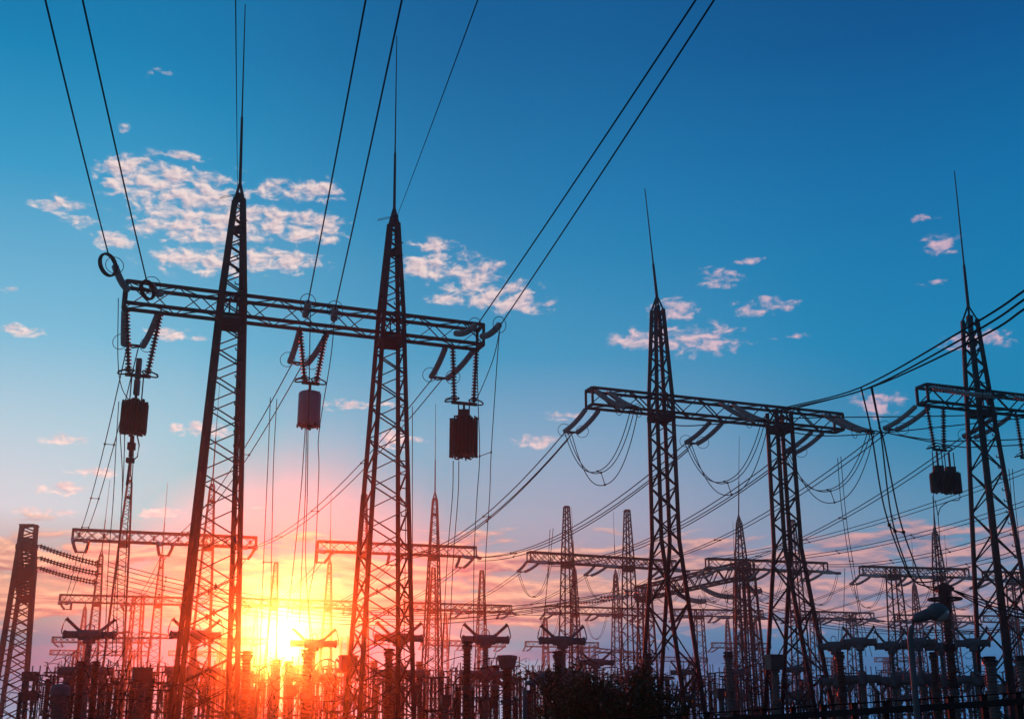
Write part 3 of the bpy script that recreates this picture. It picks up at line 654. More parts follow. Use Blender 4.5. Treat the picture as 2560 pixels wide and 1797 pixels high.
def make_post(mname, name='post_insulator', fat=1., head='cap', sections=2):
    """post insulator 7 m tall on a lattice stand"""
    t = thing(name, O, 'x', 'insulator'); mb = MB(); stand(mb, 2.5, .8*fat, .8, .08); mb.build('stand', M['steel'], t)
    h = 4.2 / sections; r = .26*fat
    for k in range(sections):
        z = 2.5 + k*h; mb = MB(); ribbed(mb, Vector((0, 0, z + .12)), h - .24, r); mb.build('porcelain', M[mname], t, True)
        for zf in (z, z + h - .12): mb = MB(); mb.lathe(Vector((0, 0, zf)), Vector((0, 0, zf + .12)), [(0, r*1.05), (.12, r*1.05)], 14); mb.build('flange', M['steel2'], t, True)
    mb = MB(); z = 6.7
    if head == 'cap':
        mb.lathe(Vector((0, 0, z)), Vector((0, 0, z + .3)), [(0, r*1.1), (.1, r*1.1), (.12, r*.8), (.3, r*.8)], 14); mb.bar(Vector((-.3*fat, 0, z + .22)), Vector((.3*fat, 0, z + .22)), .06, .1); mb.build('cap', M['steel'], t, True)
    elif head == 'cone':
        mb.lathe(Vector((0, 0, z - .1)), Vector((0, 0, z + .9)), [(0, r*1.0), (.15, r*1.35), (.62, r*1.6), (.64, r*1.75), (.86, r*1.75), (.9, r*1.5)], 4 if fat < .9 else 16); mb.build('head', M['tank'], t)
    elif head == 'box':
        mb.box(Vector((0, 0, z + .4)), r*3., r*2.4, .85); mb.box(Vector((0, 0, z + .87)), r*3.3, r*2.7, .09); mb.build('head', M['steel2'], t)
    elif head == 'dome':
        mb.lathe(Vector((0, 0, z - .1)), Vector((0, 0, z + .8)), [(0, r*1.3), (.45, r*1.3), (.62, r*1.1), (.72, r*.7), (.77, r*.2)], 16); mb.build('head', M['lampm'], t, True)
    return t
def make_disc():
    """disconnector: frame with two posts and a blade"""
    t = thing('disconnector', O, 'x', 'disconnector'); mb = MB()
    for s in (-1, 1): mb.bar(Vector((s*1.1, 0, 0)), Vector((s*1.1, 0, 3.2)), .16); mb.bar(Vector((s*1.1, -.4, 0)), Vector((s*1.1, 0, 2.4)), .07)
    mb.bar(Vector((-1.5, 0, 3.25)), Vector((1.5, 0, 3.25)), .2, .16); mb.bar(Vector((-1.1, 0, 1.)), Vector((1.1, 0, 2.8)), .06); mb.bar(Vector((1.1, 0, 1.)), Vector((-1.1, 0, 2.8)), .06); mb.build('stand', M['steel'], t)
    for s in (-1, 1):
        mb = MB(); ribbed(mb, Vector((s*1.1, 0, 3.35)), 2.5, .15, .15, 10, .65); mb.build('porcelain', M['brown'], t, True)
        mb = MB(); mb.cyl(Vector((s*1.1, 0, 5.85)), Vector((s*1.1, 0, 6.05)), .14, 10); mb.bar(Vector((s*1.1, 0, 6.0)), Vector((s*1.1 + s*.6, 0, 6.05)), .06); mb.tube([Vector((s*1.7, 0, 6.05)), Vector((s*1.95, 0, 5.6)), Vector((s*1.9, .2, 5.0)), Vector((s*2.2, .3, 4.6))], .03, 5); mb.build('terminal', M['steel2'], t)
    mb = MB(); mb.tube([Vector((-1.1, 0, 6.05)), Vector((1.1, 0, 6.12))], .05, 6); mb.tube([Vector((-.1, 0, 6.1)), Vector((.1, 0, 6.5)), Vector((.3, 0, 6.55))], .025, 5); mb.build('blade', M['steel2'], t)
    return t
def make_truck():
    """small lattice support carrying a bus pipe on two thin posts"""
    t = thing('bus_support', O, 'x', 'bus support'); mb = MB(); stand(mb, 3.6, .7, .7, .07); mb.bar(Vector((-1., 0, 3.65)), Vector((1., 0, 3.65)), .12); mb.build('stand', M['steel'], t)
    for x in (-.85, 0, .85):
        mb = MB(); ribbed(mb, Vector((x, 0, 3.7)), 1.9, .13, .15, 8, .6); mb.build('porcelain', M['brown'], t, True)
    mb = MB(); mb.tube([Vector((-1.6, 0, 5.68)), Vector((1.6, 0, 5.68))], .06, 6); mb.tube([Vector((-1.6, 0, 5.68)), Vector((-1.9, 0, 5.2)), Vector((-1.8, .2, 4.2))], .03, 5); mb.tube([Vector((1.6, 0, 5.68)), Vector((2., 0, 6.3)), Vector((2.1, 0, 7.4))], .025, 5); mb.build('bus_pipe', M['steel2'], t)
    return t
def make_mast():
    t = thing('lattice_mast', O, 'x', 'mast'); mb = MB(); lattice([mb]*4, mb, O, X, Yv, [(0, .7, .7), (7.4, .42, .42)], .075, .045, 1.1); mb.build('tower', M['steel'], t)
    mb = MB(); mb.bar(Vector((-.9, 0, 7.42)), Vector((.9, 0, 7.42)), .12); mb.build('crossbar', M['steel'], t)
    mb = MB(); mb.bar(Vector((-.7, 0, 5.6)), Vector((.7, 0, 5.6)), .09); mb.build('crossbar', M['steel'], t)
    for x in (-.8, 0, .8):
        mb = MB(); ribbed(mb, Vector((x, 0, 7.48)), .75, .09, .15, 8, .6); mb.build('porcelain', M['brown'], t, True)
    return t
protos = dict(mast=make_mast(), breaker=make_breaker(), brown=make_post('brown'), pale=make_post('pale', fat=1.5, sections=2), ct=make_post('pale', 'current_transformer', 1.1, 'box'),
              cone=make_post('brown', 'current_transformer', .85, 'cone'), dome=make_post('pale', 'current_transformer', 1.1, 'dome'), disc=make_disc(), sup=make_truck())
first = {k: True for k in protos}
def put(kind, px, py, z_ref, label, group, scale=1., rot=R(20), Y=None):
    """place so that its reference height shows at the surveyed place"""
    p = at(px, py, Y) if Y else ath(px, py, z_ref * (scale if not isinstance(scale, tuple) else scale[2]))
    if Y: s = p.z / z_ref; scale = (scale if isinstance(scale, float) else 1., ) * 2 + (s,)
    loc = Vector((p.x, p.y, 0)); root = protos[kind]
    if first[kind]:
        first[kind] = False; root.location = loc; root.rotation_euler = (0, 0, rot); root.scale = scale if isinstance(scale, tuple) else (scale,)*3; root['label'] = label; root['group'] = group; return root
    return dup(root, loc, rot, scale, label, group)
gb = 'T-headed circuit breakers'
for px, py, lab in ((224, 1586, 'T-headed breaker left of the first tall tower, leftmost of all'), (489, 1587, 'T-headed breaker behind the legs of the first tall tower'),
                    (784, 1608, 'T-headed breaker washed out by the glare just right of the sun'), (997, 1594, 'T-headed breaker behind the legs of the second tall tower'),
                    (1214, 1598, 'T-headed breaker right of the second tall tower, over a dark porcelain post'), (1406, 1601, 'T-headed breaker just left of and above the leafy shrub'),
                    (1490, 1655, 'T-headed breaker almost hidden in the leafy shrub')):
    put('breaker', px, py, 7.6, lab, gb, 1., R(14))
for px, py, s, lab in ((2085, 1615, .8, 'left breaker of the blue-grey pair right of the second splayed column'), (2149, 1605, .8, 'right breaker of the blue-grey pair right of the second splayed column'),
                       (2228, 1614, .8, 'left breaker of the blue-grey pair at the lamp post'), (2296, 1606, .8, 'right breaker of the blue-grey pair behind the lamp post'),
                       (2352, 1617, .8, 'breaker partly behind the ringed post insulator'), (2432, 1607, .8, 'breaker seen through the legs of the right edge tower'),
                       (1705, 1680, .8, 'dim breaker low behind the left splayed column'), (1990, 1672, .8, 'dim breaker low behind the second splayed column')):
    put('breaker', px, py, 7.6, lab, gb, (s*.66, s*.85, s), R(-14))
gp = 'tall porcelain posts'
for kind, px, py, Y, s, lab in (
        ('brown', 618, 1626, 50, 1.25, 'stout dark ribbed post left of the sun, next to the first tall tower'), ('brown', 770, 1622, 48, 1.25, 'ribbed post with wide cap just right of the sun'),
        ('brown', 973, 1620, 58, 1.3, 'dark ribbed post under the breaker behind the second tall tower'), ('brown', 1168, 1602, 56, 1.2, 'stout dark ribbed post left of the cone-headed transformer'),
        ('brown', 1394, 1627, 58, 1.2, 'dark ribbed post rising at the left edge of the leafy shrub'), ('pale', 1820, 1628, 62, .85, 'grey ribbed post with dark cap between the two splayed columns'),
        ('brown', 1618, 1632, 66, 1.3, 'dark ribbed post behind the left splayed column'),
        ('ct', 1936, 1660, 58, .85, 'post with a square box head left of the second splayed column'), ('brown', 2098, 1628, 60, 1.25, 'dark ribbed post in front of the left blue-grey breaker pair'),
        ('brown', 2332, 1629, 60, 1.1, 'dark ribbed post just left of the ringed post insulator'), ('pale', 2473, 1640, 46, .95, 'fat pale two-part bushing in front of the right edge tower'),
        ('pale', 2556, 1638, 44, .95, 'fat pale two-part bushing cut by the right edge'), ('cone', 1268, 1657, 62, 1.5, 'cone-headed pale transformer left of the tilted lamp'),
        ('ct', 355, 1690, 58, 1.1, 'box-headed transformer between the left breakers'), ('ct', 870, 1662, 58, .95, 'box-headed transformer at the left foot of the second tall tower'),
        ('dome', 151, 1722, 40, .9, 'dome-topped pale bushing low at the left'), ('brown', 205, 1652, 56, 1.1, 'thick dark post under the leftmost breaker'),
        ('brown', 240, 1652, 60, 1.1, 'second thick post under the leftmost breaker, right of the first'), ('pale', 694, 1648, 70, .85, 'left one of two pale posts under the sun'), ('pale', 720, 1652, 72, .85, 'right one of two pale posts under the sun')):
    put(kind, px, py, 7.0, lab, gp, float(s) * (.68 if kind in ('brown', 'pale') else .9), R(20), Y)
# the ringed post insulator at right
P = at(2362, 1497, 62.); zt = P.z; base = Vector((P.x, P.y, 0)); t = thing('post_insulator', base, 'tall ringed post insulator behind the street lamp, with cables clamped on its top', 'insulator')
mb = MB(); mb.v = []; lattice([mb]*4, mb, base, X, Yv, [(0, 1.1, 1.1), (2.4, .9, .9)], .1, .06, 1.); mb.build('stand', M['steel'], t)
zz = 2.4
for k in range(3):
    h = (zt - .5 - 2.4) / 3; mb = MB(); ribbed(mb, base + Z*(zz + .15), h - .3, .3 - .02*k, .15); mb.build('porcelain', M['brown' if k else 'pale'], t, True)
    for zf in (zz, zz + h - .15): mb = MB(); mb.cyl(base + Z*zf, base + Z*(zf + .15), .3, 14); mb.build('flange', M['steel'], t, True)
    zz += h
mb = MB(); mb.cyl(base + Z*zz, base + Z*(zt + .35), .3, 12); mb.box(base + Z*(zt + .5), .7, .5, .28); mb.tube([base + Z*(zt+.5) - X*.5, base + Z*(zt + .75), base + Z*(zt+.5) + X*.5], .07, 6); mb.build('cap', M['steel'], t, True)
mb = MB(); mb.ring(base + Z*zt, Z, .78, .06, 32, 8)
for an in (0, 1.57, 3.14, 4.71): e = Vector((math.cos(an), math.sin(an), 0)); mb.tube([base + Z*zt + e*.78, base + Z*(zt - .05) + e*.2], .025, 5)
mb.build('corona_ring', M['steel'], t, True)
tp = base + Z*(zt + .5)
for k in range(3): poly('lead_cable', [[tp + X*.3, at(2461, 1500 + 8*k, 58), at(2600, 1538 + 9*k, 54)]], .035, '%s of the three thick leads running from the ringed post insulator to the right edge' % ('upper', 'middle', 'lower')[k], 'power line', 'leads of the ringed post insulator')

# dense small equipment
zones = [(0, 450, 'at the left'), (450, 900, 'below the sun glow'), (900, 1300, 'right of the second tall tower'), (1300, 1700, 'around the leafy shrub'), (1700, 2100, 'between the splayed columns'), (2100, 2600, 'below the big street lamp')]
kinds = [('disc', 6.1, 'three-legged looking disconnector on a low frame in the crowd %s'), ('sup', 5.7, 'low bus support with thin porcelain posts in the crowd %s'),
         ('mast', 7.9, 'thin low lattice mast with crossbars in the crowd %s'),
         ('brown', 7.0, 'small dark porcelain post in the crowd %s'), ('ct', 7.3, 'small box-headed transformer in the crowd %s'), ('breaker', 7.6, 'small distant T-headed breaker in the crowd %s')]
n = 0
for row, (Y0, step, yy) in enumerate(((52, 76, 1724), (62, 52, 1706), (76, 40, 1690), (90, 34, 1680), (110, 30, 1676), (150, 32, 1694))):
    px = 95 + row*17
    while px < 2600:
        k = random.choices(range(6), (5, 4, 6, 3, 2, 1 if row > 1 else 0))[0]; kd, zr, lab = kinds[k]
        lab = lab.replace('three-legged looking', 'two-post')
        x = px + random.uniform(-12, 12); py = yy + random.uniform(-16, 22)
        zone = [z for a, b, z in zones if a <= x < b] or ['below the big street lamp']
        Y = Y0 + x*.011 + random.uniform(-4, 6)
        g_ = 'crowd of small %s' % {'mast': 'lattice masts', 'disc': 'disconnectors', 'sup': 'bus supports', 'brown': 'posts', 'ct': 'transformers', 'breaker': 'breakers'}[kd]
        put(kd, x, py, zr, lab % zone[0], g_, .66, R(20) + random.uniform(-.12, .12) + (R(90) if random.random() < .3 else 0), Y); n += 1
        px += step * random.uniform(.75, 1.25) * (1.5 if x > 1650 else 1.)

px = 100
while px < 1660:
    zone = [z for a, b, z in zones if a <= px < b][0]
    put('mast', px, random.uniform(1650, 1700), 7.9, 'thin low lattice mast with crossbars in the crowd %s' % zone, 'crowd of small lattice masts', .7, R(20) + random.uniform(-.5, .5), 88 + px*.011 + random.uniform(-8, 8)); px += random.uniform(26, 52)
# slack leads between neighbouring equipment
for k in range(260):
    x = 110 + 2370 * random.random()**1.35; Y = random.uniform(58, 120); y = random.uniform(1640, 1735); w = random.uniform(25, 80)
    p = at(x, y, Y); q = at(x + w, y + random.uniform(-35, 35), Y + random.uniform(-4, 4)); mb = MB()
    mb.tube(sag_pts(p, q, random.uniform(-.5, 1.2), 10), .024, 5)
    zone = [z for a, b, z in zones if a <= x < b][0]
    single('lead_cable', mb, M['wire'], p, 'short curved lead between the crowded equipment %s' % zone, 'lead cable', 'slack leads over the crowded equipment', True)
# ------------------------------------------------------------------ far pylons
def pylon(px, ptop, Y, arms, label):
    tp = at(px, ptop, Y); c = Vector((tp.x, tp.y, 0)); h = tp.z; t = thing('transmission_pylon', c, label, 'pylon', 'far transmission pylons')
    br = MB(); lattice([br]*4, br, c, X, Yv, [(0, h*.2, h*.2), (h*.62, h*.075, h*.075), (h, h*.06, h*.06)], .24, .13, .75); br.build('tower', M['steel'], t)
    for zf, L in arms:
        mb = MB(); z = h*zf
        for s in (-1, 1):
            for y in (-1, 1):
                a = c + Vector((s*h*.04, y*h*.035, z)); b = c + Vector((s*L, 0, z - .1)); mb.bar(a, b, .2); mb.bar(a + Z*h*.04, b, .2)
            for k in range(7):
                f = k/7; g_ = (k+1)/7; a = c + Vector((s*(h*.04 + (L-h*.04)*f), h*.035*(1-f), z)); b = c + Vector((s*(h*.04 + (L-h*.04)*g_), -h*.035*(1-g_), z + h*.04*(1-g_))); mb.bar(a, b, .13)
        mb.build('crossarm', M['steel'], t)
        for s in (-1, 1):
            mb = MB(); p = c + Vector((s*(L-.3), 0, z - .2)); string_mb(mb, p, p - Z*2.8, .3, .2, 6, 0); mb.build('insulator_string', M['dark_glass'], t)
pylon(347, 1488, 210, ((.72, 9.5), (.42, 7.)), 'far pylon with wide arms between the first two left masts')
pylon(862, 1590, 280, ((.93, 10.), (.7, 8.)), 'faint distant pylon right of the sun')
pylon(1480, 1612, 285, ((.93, 11.), (.68, 9.)), 'faint distant pylon above the leafy shrub')

# low bus bracket at left edge
P = at(76, 1706, 100.); base = Vector((P.x, P.y, 0)); t = thing('bus_bracket', base, 'dark bracket post with two curved twin leads beside the left edge column', 'bus support')
mb = MB(); lattice([mb]*4, mb, base, X, Yv, [(0, .9, .9), (at(76, 1680, 100).z, .8, .8)], .14, .08, .8); mb.build('post', M['steel'], t)
mb = MB()
for y in (1690, 1738): mb.box(at(76, y, 100.), 1.1, .8, .7)
mb.build('bracket', M['steel'], t)
mb = MB()
for y in (1690, 1728):
    for o in (0, 7): mb.tube([at(80, y + o, 100), at(105, y + 10 + o, 100), at(134, y + 15 + o, 100), at(160, y + 14 + o, 100)], .05, 5)
mb.build('leads', M['wire'], t, True)

# ------------------------------------------------------------------ lamps
def street_lamp(pole_px, head0, head1, Y, bend, r, label, hw):
    h0 = at(*head0, Y); h1 = at(*head1, Y); pt = at(*bend, Y); base = Vector((at(*pole_px, Y).x, Y, 0))
    t = thing('street_lamp', base, label, 'street lamp', 'street lamps')
    mb = MB(); mb.tube([base, base.lerp(pt, .5), pt, pt.lerp(h0, .35) + Z*.06*Y/25, pt.lerp(h0, .75) + Z*.05*Y/25, h0, h0.lerp(h1, .1)], [r*1.3, r*1.1, r, r*.95, r*.9, r*.85, r*.8], 10); mb.build('pole', M['lampm'], t, True)
    d = (h1 - h0); L = d.length; mb = MB()
    mb.lathe(h0 - d.normalized()*L*.05, h1, [(0, hw*.3), (L*.08, hw*.52), (L*.3, hw*.62), (L*.5, hw*.68), (L*.52, hw*.8), (L*.66, hw*.98), (L*.82, hw*.95), (L*.96, hw*.62), (L*1.04, hw*.2)], 14); mb.build('housing', M['lampm'], t, True)
    dn = d.normalized(); lo = (-Z - dn*(-Z).dot(dn)).normalized()
    mb = MB(); mb.lathe(h0.lerp(h1, .5) + lo*hw*.42, h0.lerp(h1, .99) + lo*hw*.3, [(0, hw*.25), (L*.08, hw*.72), (L*.25, hw*.86), (L*.4, hw*.66), (L*.49, hw*.2)], 14); mb.build('lamp_bowl', M['lens'], t, True)
street_lamp((2294, 1797), (2288, 1545), (2368, 1520), 22., (2275, 1592), .05, 'large blue-grey street lamp on a hooked pole at right', .155)
street_lamp((1311, 1797), (1322, 1707), (1374, 1690), 30., (1312, 1722), .05, 'smaller tilted street lamp left of the leafy shrub', .125)

# ------------------------------------------------------------------ fence rail
A = at(1500, 1812, 26.); B = at(2640, 1740, 22.); t = thing('rail_fence', Vector((A.x, A.y, 0)), 'dark rail fence along the bottom right corner', 'fence')
mb = MB(); mb.bar(A - Z*.05, B - Z*.05, .1, .11); mb.build('top_rail', M['steel'], t)
mb = MB(); mb.tube([A + Z*.1, B + Z*.1], .012, 5); mb.build('strand_wire', M['wire'], t)
mb = MB(); mb.bar(A - Z*1.6, B - Z*1.2, .05, .05); mb.build('lower_rail', M['steel'], t)
N = 15
for k in range(N + 1):
    p = A.lerp(B, k/N); mb = MB(); mb.bar(Vector((p.x, p.y, 0)) + Vector((0, .12, 0)), p + Vector((0, .12, .12)), .1); mb.build('post', M['steel'], t)

# ------------------------------------------------------------------ shrubs
def shrub(px, ptop, Y, rad, label, nl):
    tp = at(px, ptop, Y); c = Vector((tp.x, tp.y, 0)); h = tp.z; t = thing('leafy_shrub', c, label, 'shrub', 'leafy shrubs'); tr = MB(); lf = MB(); tips = []
    tr.tube([c, c + Vector((.05, .03, h*.2)), c + Vector((.02, -.04, h*.4))], [.09, .075, .06], 7)
    for k in range(34):
        an = random.uniform(0, 6.28); st = c + Z*h*random.uniform(.08, .4); e = c + Vector((math.cos(an)*rad*random.uniform(.2, 1), math.sin(an)*rad*random.uniform(.2, 1), h*random.uniform(.45, .97)))
        m = st.lerp(e, .5) + Vector((random.uniform(-.15, .15), random.uniform(-.15, .15), .12)); tr.tube([st, m, e], [.035, .024, .008], 5); tips += [(st, m, e)]*2
        for j in range(3):
            f = random.uniform(.4, .9); s2 = m.lerp(e, f); e2 = s2 + Vector((random.gauss(0, .25), random.gauss(0, .25), random.uniform(.1, .5))); tr.tube([s2, s2.lerp(e2, .5) + Vector((.02, 0, .02)), e2], [.012, .009, .004], 4); tips.append((s2, s2.lerp(e2, .5), e2))
    for k in range(12):
        st, m, e = random.choice(tips[:60]); e2 = e + Vector((random.gauss(0, .16), random.gauss(0, .16), random.uniform(.2, .42))); tr.tube([e, e.lerp(e2, .5) + Vector((.02, 0, 0)), e2], [.01, .007, .003], 4); tips += [(e, e.lerp(e2, .5), e2)] * 2
    for k in range(nl):
        st, m, e = random.choice(tips); f = random.random()**.6; p = (st.lerp(m, f*2) if f < .5 else m.lerp(e, f*2 - 1)) + Vector((random.gauss(0, .1), random.gauss(0, .1), random.gauss(0, .09)))
        d = Vector((random.gauss(0, 1), random.gauss(0, 1), random.gauss(.1, .7))).normalized(); s = d.cross(Vector((random.random(), random.random(), random.random()))).normalized(); L = random.uniform(.05, .1); w = L*.28; i = len(lf.v)
        lf.v += [p, p + d*L*.5 + s*w, p + d*L, p + d*L*.5 - s*w]; lf.f.append((i, i+1, i+2, i+3))
    tr.build('trunk', M['bark'], t); lf.build('crown', M['leaf'], t)
shrub(1478, 1664, 27., 1.25, 'tallest dark leafy shrub at the bottom centre, left of the splayed column', 7000)
shrub(1568, 1668, 27.6, .95, 'dark leafy shrub right of the tallest one, at the foot of the splayed column', 5200)
shrub(1420, 1705, 26.4, .8, 'low leafy shrub left of the tallest one, beside the tilted lamp', 4500)
shrub(1655, 1735, 29., .8, 'low leafy shrub right of the splayed column foot', 3500)

# ------------------------------------------------------------------ ground
mb = MB(); S = 240; mb.v = [Vector((-S, -80, 0)), Vector((S, -80, 0)), Vector((S, 300, 0)), Vector((-S, 300, 0))]; mb.f = [(0, 1, 2, 3)]
o = mb.build('ground', M['gravel']); o['kind'] = 'structure'

# ------------------------------------------------------------------ haze
HZ = dict(density=.00080, g=.974)
mb = MB(); mb.box(Vector((0, 110, 20.5)), 2*S + 6, 386, 43)
hm = bpy.data.materials.new('thin evening haze'); hm.use_nodes = True; nt = hm.node_tree
for nd in list(nt.nodes):
    if nd.type != 'OUTPUT_MATERIAL': nt.nodes.remove(nd)
pv = nt.nodes.new('ShaderNodeVolumePrincipled'); pv.inputs['Density'].default_value = HZ['density']; pv.inputs['Anisotropy'].default_value = HZ['g']; pv.inputs['Color'].default_value = (.95, .95, .95, 1)
nt.links.new(pv.outputs[0], [n for n in nt.nodes if n.type == 'OUTPUT_MATERIAL'][0].inputs['Volume'])
o = mb.build('haze', hm); o['kind'] = 'stuff'

# ------------------------------------------------------------------ sun + sky
sd = ray(703, 1590).normalized(); EL = math.asin(sd.z); AZ = math.atan2(sd.x, sd.y)
sl = bpy.data.lights.new('sun', 'SUN'); so = bpy.data.objects.new('sun', sl); COL.objects.link(so)
sl.energy = 3.2; sl.angle = R(.5); sl.color = (1, .07, .01)
so.rotation_euler = (-sd).to_track_quat('-Z', 'Y').to_euler(); so.location = (0, 0, 60)

wd = bpy.data.worlds.new("World"); sc.world = wd; wd.use_nodes = True; nt = wd.node_tree; nt.nodes.clear()
def N(t, **k):
    n = nt.nodes.new(t)
    for a, b in k.items(): setattr(n, a, b)
    return n
def lk(a, b): nt.links.new(a, b)
def sock(n, i, v):
    if isinstance(v, (int, float)): n.inputs[i].default_value = v
    elif isinstance(v, (tuple, list, Vector)): n.inputs[i].default_value = tuple(v)
    else: lk(v, n.inputs[i])
def ma(op, a, b=0., c=0., clamp=False):
    n = N('ShaderNodeMath', operation=op, use_clamp=clamp); sock(n, 0, a); sock(n, 1, b); sock(n, 2, c); return n.outputs[0]
def vm(op, a, b=None, c=None):
    n = N('ShaderNodeVectorMath', operation=op); sock(n, 0, a)
    if b is not None: sock(n, 1, b)
    if c is not None: sock(n, 2, c)
    return n.outputs[1] if op in ('LENGTH', 'DOT_PRODUCT') else n.outputs[0]
def mix(f, a, b, bt='MIX'):
    n = N('ShaderNodeMix', data_type='RGBA', blend_type=bt); n.clamp_factor = True
    for s, v in ((n.inputs[0], f), (n.inputs[6], a), (n.inputs[7], b)):
        if isinstance(v, (int, float)): s.default_value = v
        elif isinstance(v, tuple): s.default_value = (*v, 1) if len(v) == 3 else v
        else: lk(v, s)
    return n.outputs[2]
def smooth(x, a, b):
    n = N('ShaderNodeMapRange', interpolation_type='SMOOTHSTEP'); sock(n, 0, x); n.inputs[1].default_value = a; n.inputs[2].default_value = b; return n.outputs[0]
tc = N('ShaderNodeTexCoord'); D = vm('NORMALIZE', tc.outputs['Generated']); sp = N('ShaderNodeSeparateXYZ'); lk(D, sp.inputs[0])
el = ma('MULTIPLY', ma('ARCSINE', sp.outputs[2]), 57.29578); az = ma('MULTIPLY', ma('ARCTAN2', sp.outputs[0], sp.outputs[1]), 57.29578)
cb = N('ShaderNodeCombineXYZ'); lk(az, cb.inputs[0]); lk(el, cb.inputs[1]); AE = cb.outputs[0]
def ramp(stops):
    r = N('ShaderNodeValToRGB'); lk(ma('DIVIDE', ma('ADD', el, 5.), 50.), r.inputs[0]); e = r.color_ramp.elements
    stops = sorted(stops); e[0].position = (stops[0][0]+5)/50; e[0].color = (*s2l(stops[0][1]), 1); e[1].position = (stops[-1][0]+5)/50; e[1].color = (*s2l(stops[-1][1]), 1)
    for d, c in stops[1:-1]: q = e.new((d+5)/50); q.color = (*s2l(c), 1)
    return r.outputs[0]
Lr = ramp([(36, (0, 106, 160)), (30, (0, 124, 176)), (24, (55, 152, 198)), (17, (125, 185, 215)), (13, (185, 205, 220)), (9.5, (225, 212, 220)), (7.7, (212, 170, 172)), (6, (225, 178, 155)), (4.2, (165, 130, 155)), (2.4, (125, 118, 160)), (.8, (130, 160, 200))])
Cr = ramp([(36, (0, 82, 140)), (30, (0, 100, 156)), (24, (0, 122, 176)), (17, (70, 148, 192)), (13, (140, 166, 197)), (9.5, (178, 165, 187)), (7.7, (185, 152, 172)), (6, (210, 160, 155)), (4.2, (180, 145, 170)), (2.4, (175, 160, 195)), (.8, (115, 158, 200))])
Rr = ramp([(36, (0, 70, 124)), (30, (0, 85, 144)), (24, (0, 109, 166)), (17, (0, 128, 178)), (13, (25, 130, 176)), (9.5, (88, 143, 180)), (7.7, (95, 145, 182)), (6, (122, 142, 178)), (4.2, (62, 120, 170)), (2.4, (10, 112, 172)), (.8, (0, 116, 178))])
base = mix(smooth(az, -21, 1), Lr, Cr); lowf = smooth(el, 6.5, 4.2)
base = mix(ma('ADD', ma('MULTIPLY', smooth(az, -1, 21), ma('SUBTRACT', 1., lowf)), ma('MULTIPLY', smooth(az, -1, 9), lowf)), base, Rr)
opp = smooth(vm('DOT_PRODUCT', D, (0, 1, 0)), .75, -.3)
# sun distance in degrees
cs = vm('DOT_PRODUCT', D, tuple(sd))
sa = ma('MULTIPLY', ma('ARCCOSINE', ma('MINIMUM', vm('DOT_PRODUCT', D, tuple(sd)), 1.)), 57.29578)
# what the haze box in front will add is taken off the sky behind it
g_ = HZ['g']; hg = ma('DIVIDE', (1-g_*g_)/(4*math.pi), ma('POWER', ma('SUBTRACT', 1+g_*g_, ma('MULTIPLY', cs, 2*g_)), 1.5))
path = ma('MINIMUM', 300., ma('DIVIDE', 40., ma('MAXIMUM', sp.outputs[2], .01)))
ins = ma('MULTIPLY', ma('MULTIPLY', hg, path), HZ['density'] * sl.energy * .85)
def takeoff(c, k=1.05):
    m_ = vm('SUBTRACT', c, vm('MULTIPLY', cg(ins), tuple(x*k for x in sl.color))); return vm('MAXIMUM', m_, (.0, .0, .0))
def cg(f):
    n = N('ShaderNodeCombineXYZ'); [lk(f, n.inputs[i]) for i in range(3)]; return n.outputs[0]
base = mix(ma('MULTIPLY', .75, ma('SUBTRACT', 1., smooth(sa, 2., 10.))), base, s2l((245, 205, 168)))
base = takeoff(base)
# clouds --------------------------------------------------------------------
def ae(px, py):
    d = ray(px, py).normalized(); return math.degrees(math.atan2(d.x, d.y)), math.degrees(math.asin(d.z))
blobs = [(470, 500, 150, 75), (360, 450, 110, 55), (560, 545, 110, 60), (330, 430, 90, 42), (430, 470, 120, 55), (520, 520, 130, 60), (590, 560, 110, 45), (470, 575, 150, 32), (640, 555, 120, 42), (770, 570, 90, 40), (690, 480, 60, 30), (800, 480, 60, 30), (520, 650, 150, 36), (680, 650, 120, 28),
         (150, 515, 65, 22), (200, 550, 50, 22), (285, 600, 55, 24), (385, 180, 45, 12), (310, 325, 35, 18), (460, 395, 60, 16), (1090, 625, 60, 26), (1060, 670, 60, 30), (1170, 690, 90, 42), (1250, 740, 100, 38), (1320, 765, 60, 18), (1120, 745, 60, 14),
         (1800, 693, 62, 24), (1870, 650, 45, 12), (1690, 775, 70, 26), (1750, 850, 110, 34), (1610, 850, 80, 28), (1900, 765, 90, 20), (1985, 840, 60, 12), (2350, 612, 60, 22), (2440, 850, 110, 22), (2200, 1010, 70, 34), (2340, 705, 45, 10), (2310, 545, 50, 10),
         (45, 825, 60, 14), (30, 725, 40, 10), (150, 1098, 70, 14), (420, 835, 60, 14), (500, 845, 40, 9), (500, 1075, 70, 20), (240, 1180, 70, 11), (160, 1222, 80, 14), (110, 1278, 90, 10), (400, 1283, 60, 13), (985, 1100, 60, 20), (1340, 1102, 50, 16), (860, 1012, 60, 14), (1420, 1040, 80, 10), (620, 1268, 70, 6), (960, 1010, 40, 10)]
Mk = None
FAINT = {(2350, 612): .8, (2440, 850): .85, (1800, 693): .85, (2200, 1010): .82, (1690, 775): .9, (1900, 765): .85, (285, 600): .9, (690, 480): .9, (800, 480): .9, (385, 180): .55, (310, 325): .45, (460, 395): .75, (1985, 840): .6, (2340, 705): .6, (2310, 545): .6, (30, 725): .7, (500, 845): .7, (620, 1268): .7, (1420, 1040): .7, (860, 1012): .75, (960, 1010): .7, (1120, 745): .8, (1870, 650): .7, (200, 550): .8}
